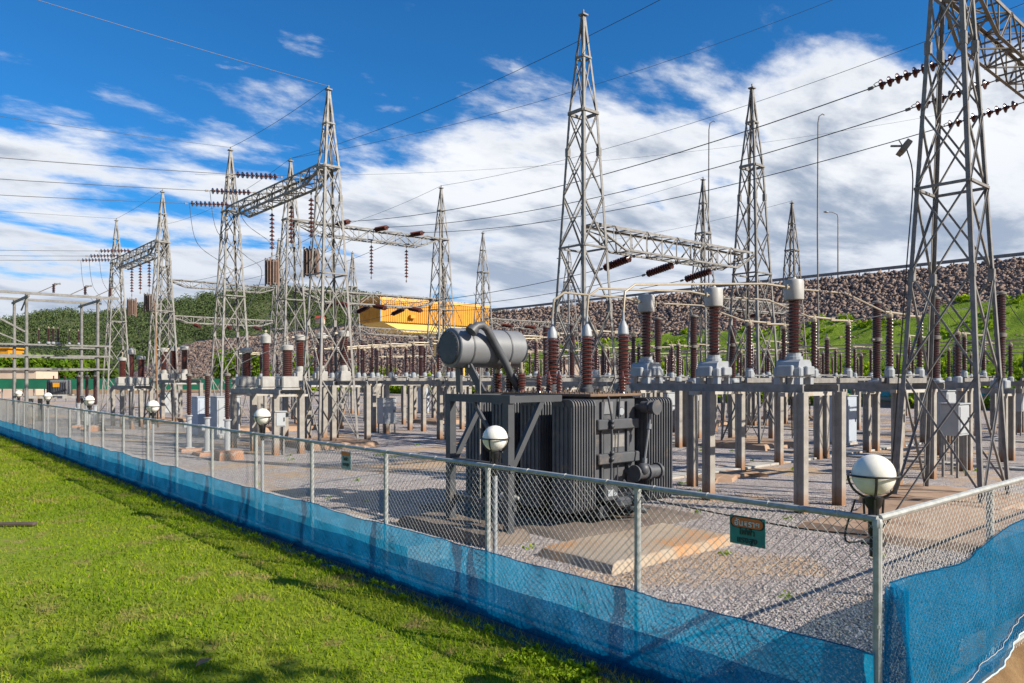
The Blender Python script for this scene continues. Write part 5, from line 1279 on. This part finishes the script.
def blades(n):
    # denser towards the corner by the camera, thinning along the lawn
    t=g.random(n)**2.1; u=1.6+t*62; v=5.55-(g.random(n)**1.25)*(3+26*np.sqrt(t)+4)
    keep=(u>1.6); u,v=u[keep],v[keep]; n=len(u)
    near=np.exp(-(5.55-v)/.25)
    dist=np.sqrt(u*u+v*v)
    h=(.030+.035*g.random(n))*(1+.9*near*g.random(n))*(1+.010*dist); w=(.0035+.003*g.random(n))*(1+.085*dist)
    a=g.random(n)*6.28; dx,dy=np.cos(a),np.sin(a); lx,ly=g.normal(size=n)*.55*h,g.normal(size=n)*.55*h
    z=np.full(n,-.01)
    A=np.stack([v-dx*w,u-dy*w,z],-1); B=np.stack([v+dx*w,u+dy*w,z],-1); C=np.stack([v+lx,u+ly,z+h],-1)
    V=np.stack([A,B,C],1).reshape(-1,3); me=raw_mesh('lawn_grass',V,np.arange(3*n).reshape(n,3),M['grass']); attr(me,'tint',np.repeat(np.clip(g.normal(.5,.22,n),0,1),3)); return me
solo('lawn_grass',blades(420000),'short green grass blades of the lawn','grass',kind='stuff')
# broad-leaved weeds by the fence foot
lobes=[]
for k in range(60):
    t=g.random(); u=3.3+t*2.6; v=5.42-g.random()*.45; lobes.append((v,u,.035,.10,.10,.035))
for k in range(60): u=2.6+g.random()*26; lobes.append((5.50-g.random()*.12,u,.04,.05,.08,.05))
v_,f_,t_=leaf_cloud(lobes,5200,.045,31); me=raw_mesh('fence_weeds',v_,f_,M['leaf_y']); attr(me,'tint',t_); solo('fence_weeds',me,'low broad-leaved weeds along the foot of the long fence','weeds',kind='stuff')
lobes=[]
for k in range(90):
    u=3+g.random()*24; v=6.2+g.random()*22; lobes.append((v,u,.03,.10+.1*g.random(),.10,.05))
for k in range(30): lobes.append((6.5+g.random()*12,2.2-g.random()*.7,-.4-g.random()*.6,.2,.2,.12))
v_,f_,t_=leaf_cloud(lobes,5000,.06,33); me=raw_mesh('yard_weeds',v_,f_,M['leaf_y']); attr(me,'tint',t_); solo('yard_weeds',me,'scattered small weeds growing in the gravel and on the bank','weeds',kind='stuff')
# dead leaf and board on the lawn
def ongrass(px,py): 
    Y=(CAMZ)*F/(py-HZ); return cam2w((px-512)/F*Y,Y,0)
b=MB(); b.add([(-.12,-.03,.05),(0,-.055,.065),(.12,0,.05),(0,.05,.075),(0,0,.055)],[(0,1,4),(1,2,4),(2,3,4),(3,0,4)]); solo('dead_leaf',b.mesh('dead_leaf',M['bamboo']),'dry brown leaf lying on the lawn near the bottom edge','leaf',ongrass(203,667),rz=.4)
b=MB(); b.bbox((0,0,.05),(1.6,.16,.06),.012); solo('wooden_board',b.mesh('wooden_board',M['bark']),'weathered dark board lying on the lawn at the left edge','board',ongrass(-8,527),rz=R(-37))
# roadside tree outside the frame at the right; its crown shades the foot of the lawn
tree(W(-5.0,5.9,-1.7),11.5,3.0,'leafy roadside tree right of the camera, shading the foot of the lawn','leaf_d',1700,.30,77,None,.55)

# ================================================================== LIGHT, SKY, CAMERA
EL=R(33); az=Vector((.42,-.907,0)).normalized()      # towards the sun (x=v, y=u)
SUN=Vector((az.x*math.cos(EL),az.y*math.cos(EL),math.sin(EL)))
l=bpy.data.lights.new('sun','SUN'); l.energy=4.6; l.angle=R(.53); l.color=(1,.93,.82)
so=bpy.data.objects.new('sun',l); COL.objects.link(so); so.rotation_mode='QUATERNION'; so.rotation_quaternion=SUN.to_track_quat('Z','Y'); so.location=(0,0,60)
w=bpy.data.worlds.new('World'); scene.world=w; w.use_nodes=True; nt=w.node_tree; nt.nodes.clear(); lk=nt.links
sky=nt.nodes.new('ShaderNodeTexSky'); sky.sky_type='NISHITA'; sky.sun_disc=False; sky.sun_elevation=EL; sky.sun_rotation=math.atan2(az.x,az.y); sky.air_density=1.0; sky.dust_density=.6; sky.ozone_density=3.0; sky.altitude=300
d=nt.nodes.new('ShaderNodeTexCoord').outputs['Generated']
sx=nt.nodes.new('ShaderNodeSeparateXYZ'); lk.new(d,sx.inputs[0]); X,Y_,Z=sx.outputs
zc=math_(nt,'MAXIMUM',Z,.0)
den=math_(nt,'ADD',zc,.16)
cx=nt.nodes.new('ShaderNodeCombineXYZ'); lk.new(math_(nt,'DIVIDE',X,den),cx.inputs[0]); lk.new(math_(nt,'DIVIDE',Y_,den),cx.inputs[1])
mp=nt.nodes.new('ShaderNodeMapping'); mp.vector_type='POINT'; mp.inputs['Rotation'].default_value=(0,0,R(28)); mp.inputs['Scale'].default_value=(1.0,1.55,1); mp.inputs['Location'].default_value=(SKYX,SKYY,0); lk.new(cx.outputs[0],mp.inputs[0])
def wn(scale,detail,rough,dist=0):
    n=nt.nodes.new('ShaderNodeTexNoise'); n.inputs['Scale'].default_value=scale; n.inputs['Detail'].default_value=detail; n.inputs['Roughness'].default_value=rough; n.inputs['Distortion'].default_value=dist; lk.new(mp.outputs[0],n.inputs['Vector']); return n.outputs[0]
nb_=wn(1.05,10,.58,.2); nf=wn(4.2,9,.64,.1); nw=wn(3.4,8,.6,.2)
right=math_(nt,'ADD',math_(nt,'MULTIPLY',X,.754),math_(nt,'MULTIPLY',Y_,-.657))
thr=math_(nt,'ADD',math_(nt,'MULTIPLY',right,.21),.375)
bias=math_(nt,'MULTIPLY',math_(nt,'SUBTRACT',thr,Z),1.25)
bias=math_(nt,'MAXIMUM',math_(nt,'MINIMUM',bias,.24),-.13)
dens=math_(nt,'ADD',math_(nt,'ADD',nb_,math_(nt,'MULTIPLY_ADD',nf,.22,-.11)),bias)
mask=smap(nt,dens,.50,.65)
wisp=math_(nt,'MULTIPLY',smap(nt,nw,.60,.74),.75)
mask=math_(nt,'MAXIMUM',mask,math_(nt,'MULTIPLY',wisp,smap(nt,nb_,.42,.55)))
shade=smap(nt,dens,.585,.80)
n3_=wn(1.7,6,.6,.3)
shade2=math_(nt,'MULTIPLY',shade,smap(nt,n3_,.38,.60))
cc=mixc(nt,shade2,(5.5,5.65,5.9),(1.95,2.4,3.15))
low=smap(nt,Z,.30,.02)
cc=mixc(nt,math_(nt,'MULTIPLY',low,.55),cc,(2.9,3.4,4.3))
skyc=mixc(nt,1.0,sky.outputs[0],SKYTINT,'MULTIPLY')
fin=mixc(nt,mask,skyc,cc)
bg=nt.nodes.new('ShaderNodeBackground'); lk.new(fin,bg.inputs[0]); bg.inputs[1].default_value=.10
wo=nt.nodes.new('ShaderNodeOutputWorld'); lk.new(bg.outputs[0],wo.inputs[0])
cam=bpy.data.cameras.new('camera'); cam.sensor_width=36; cam.lens=F/1024*36; cam.shift_y=(HZ-341.5)/1024; cam.clip_start=.1; cam.clip_end=8000
co=bpy.data.objects.new('camera',cam); COL.objects.link(co); co.location=(0,0,CAMZ); co.rotation_euler=(R(90),0,-math.atan2(SA,CA)); scene.camera=co
vs_=scene.view_settings; vs_.view_transform='Standard'; vs_.look='None'; vs_.gamma=1; vs_.exposure=EXPO; vs_.use_curve_mapping=False
scene.cycles.max_bounces=8; scene.cycles.transparent_max_bounces=24; scene.cycles.use_denoising=True
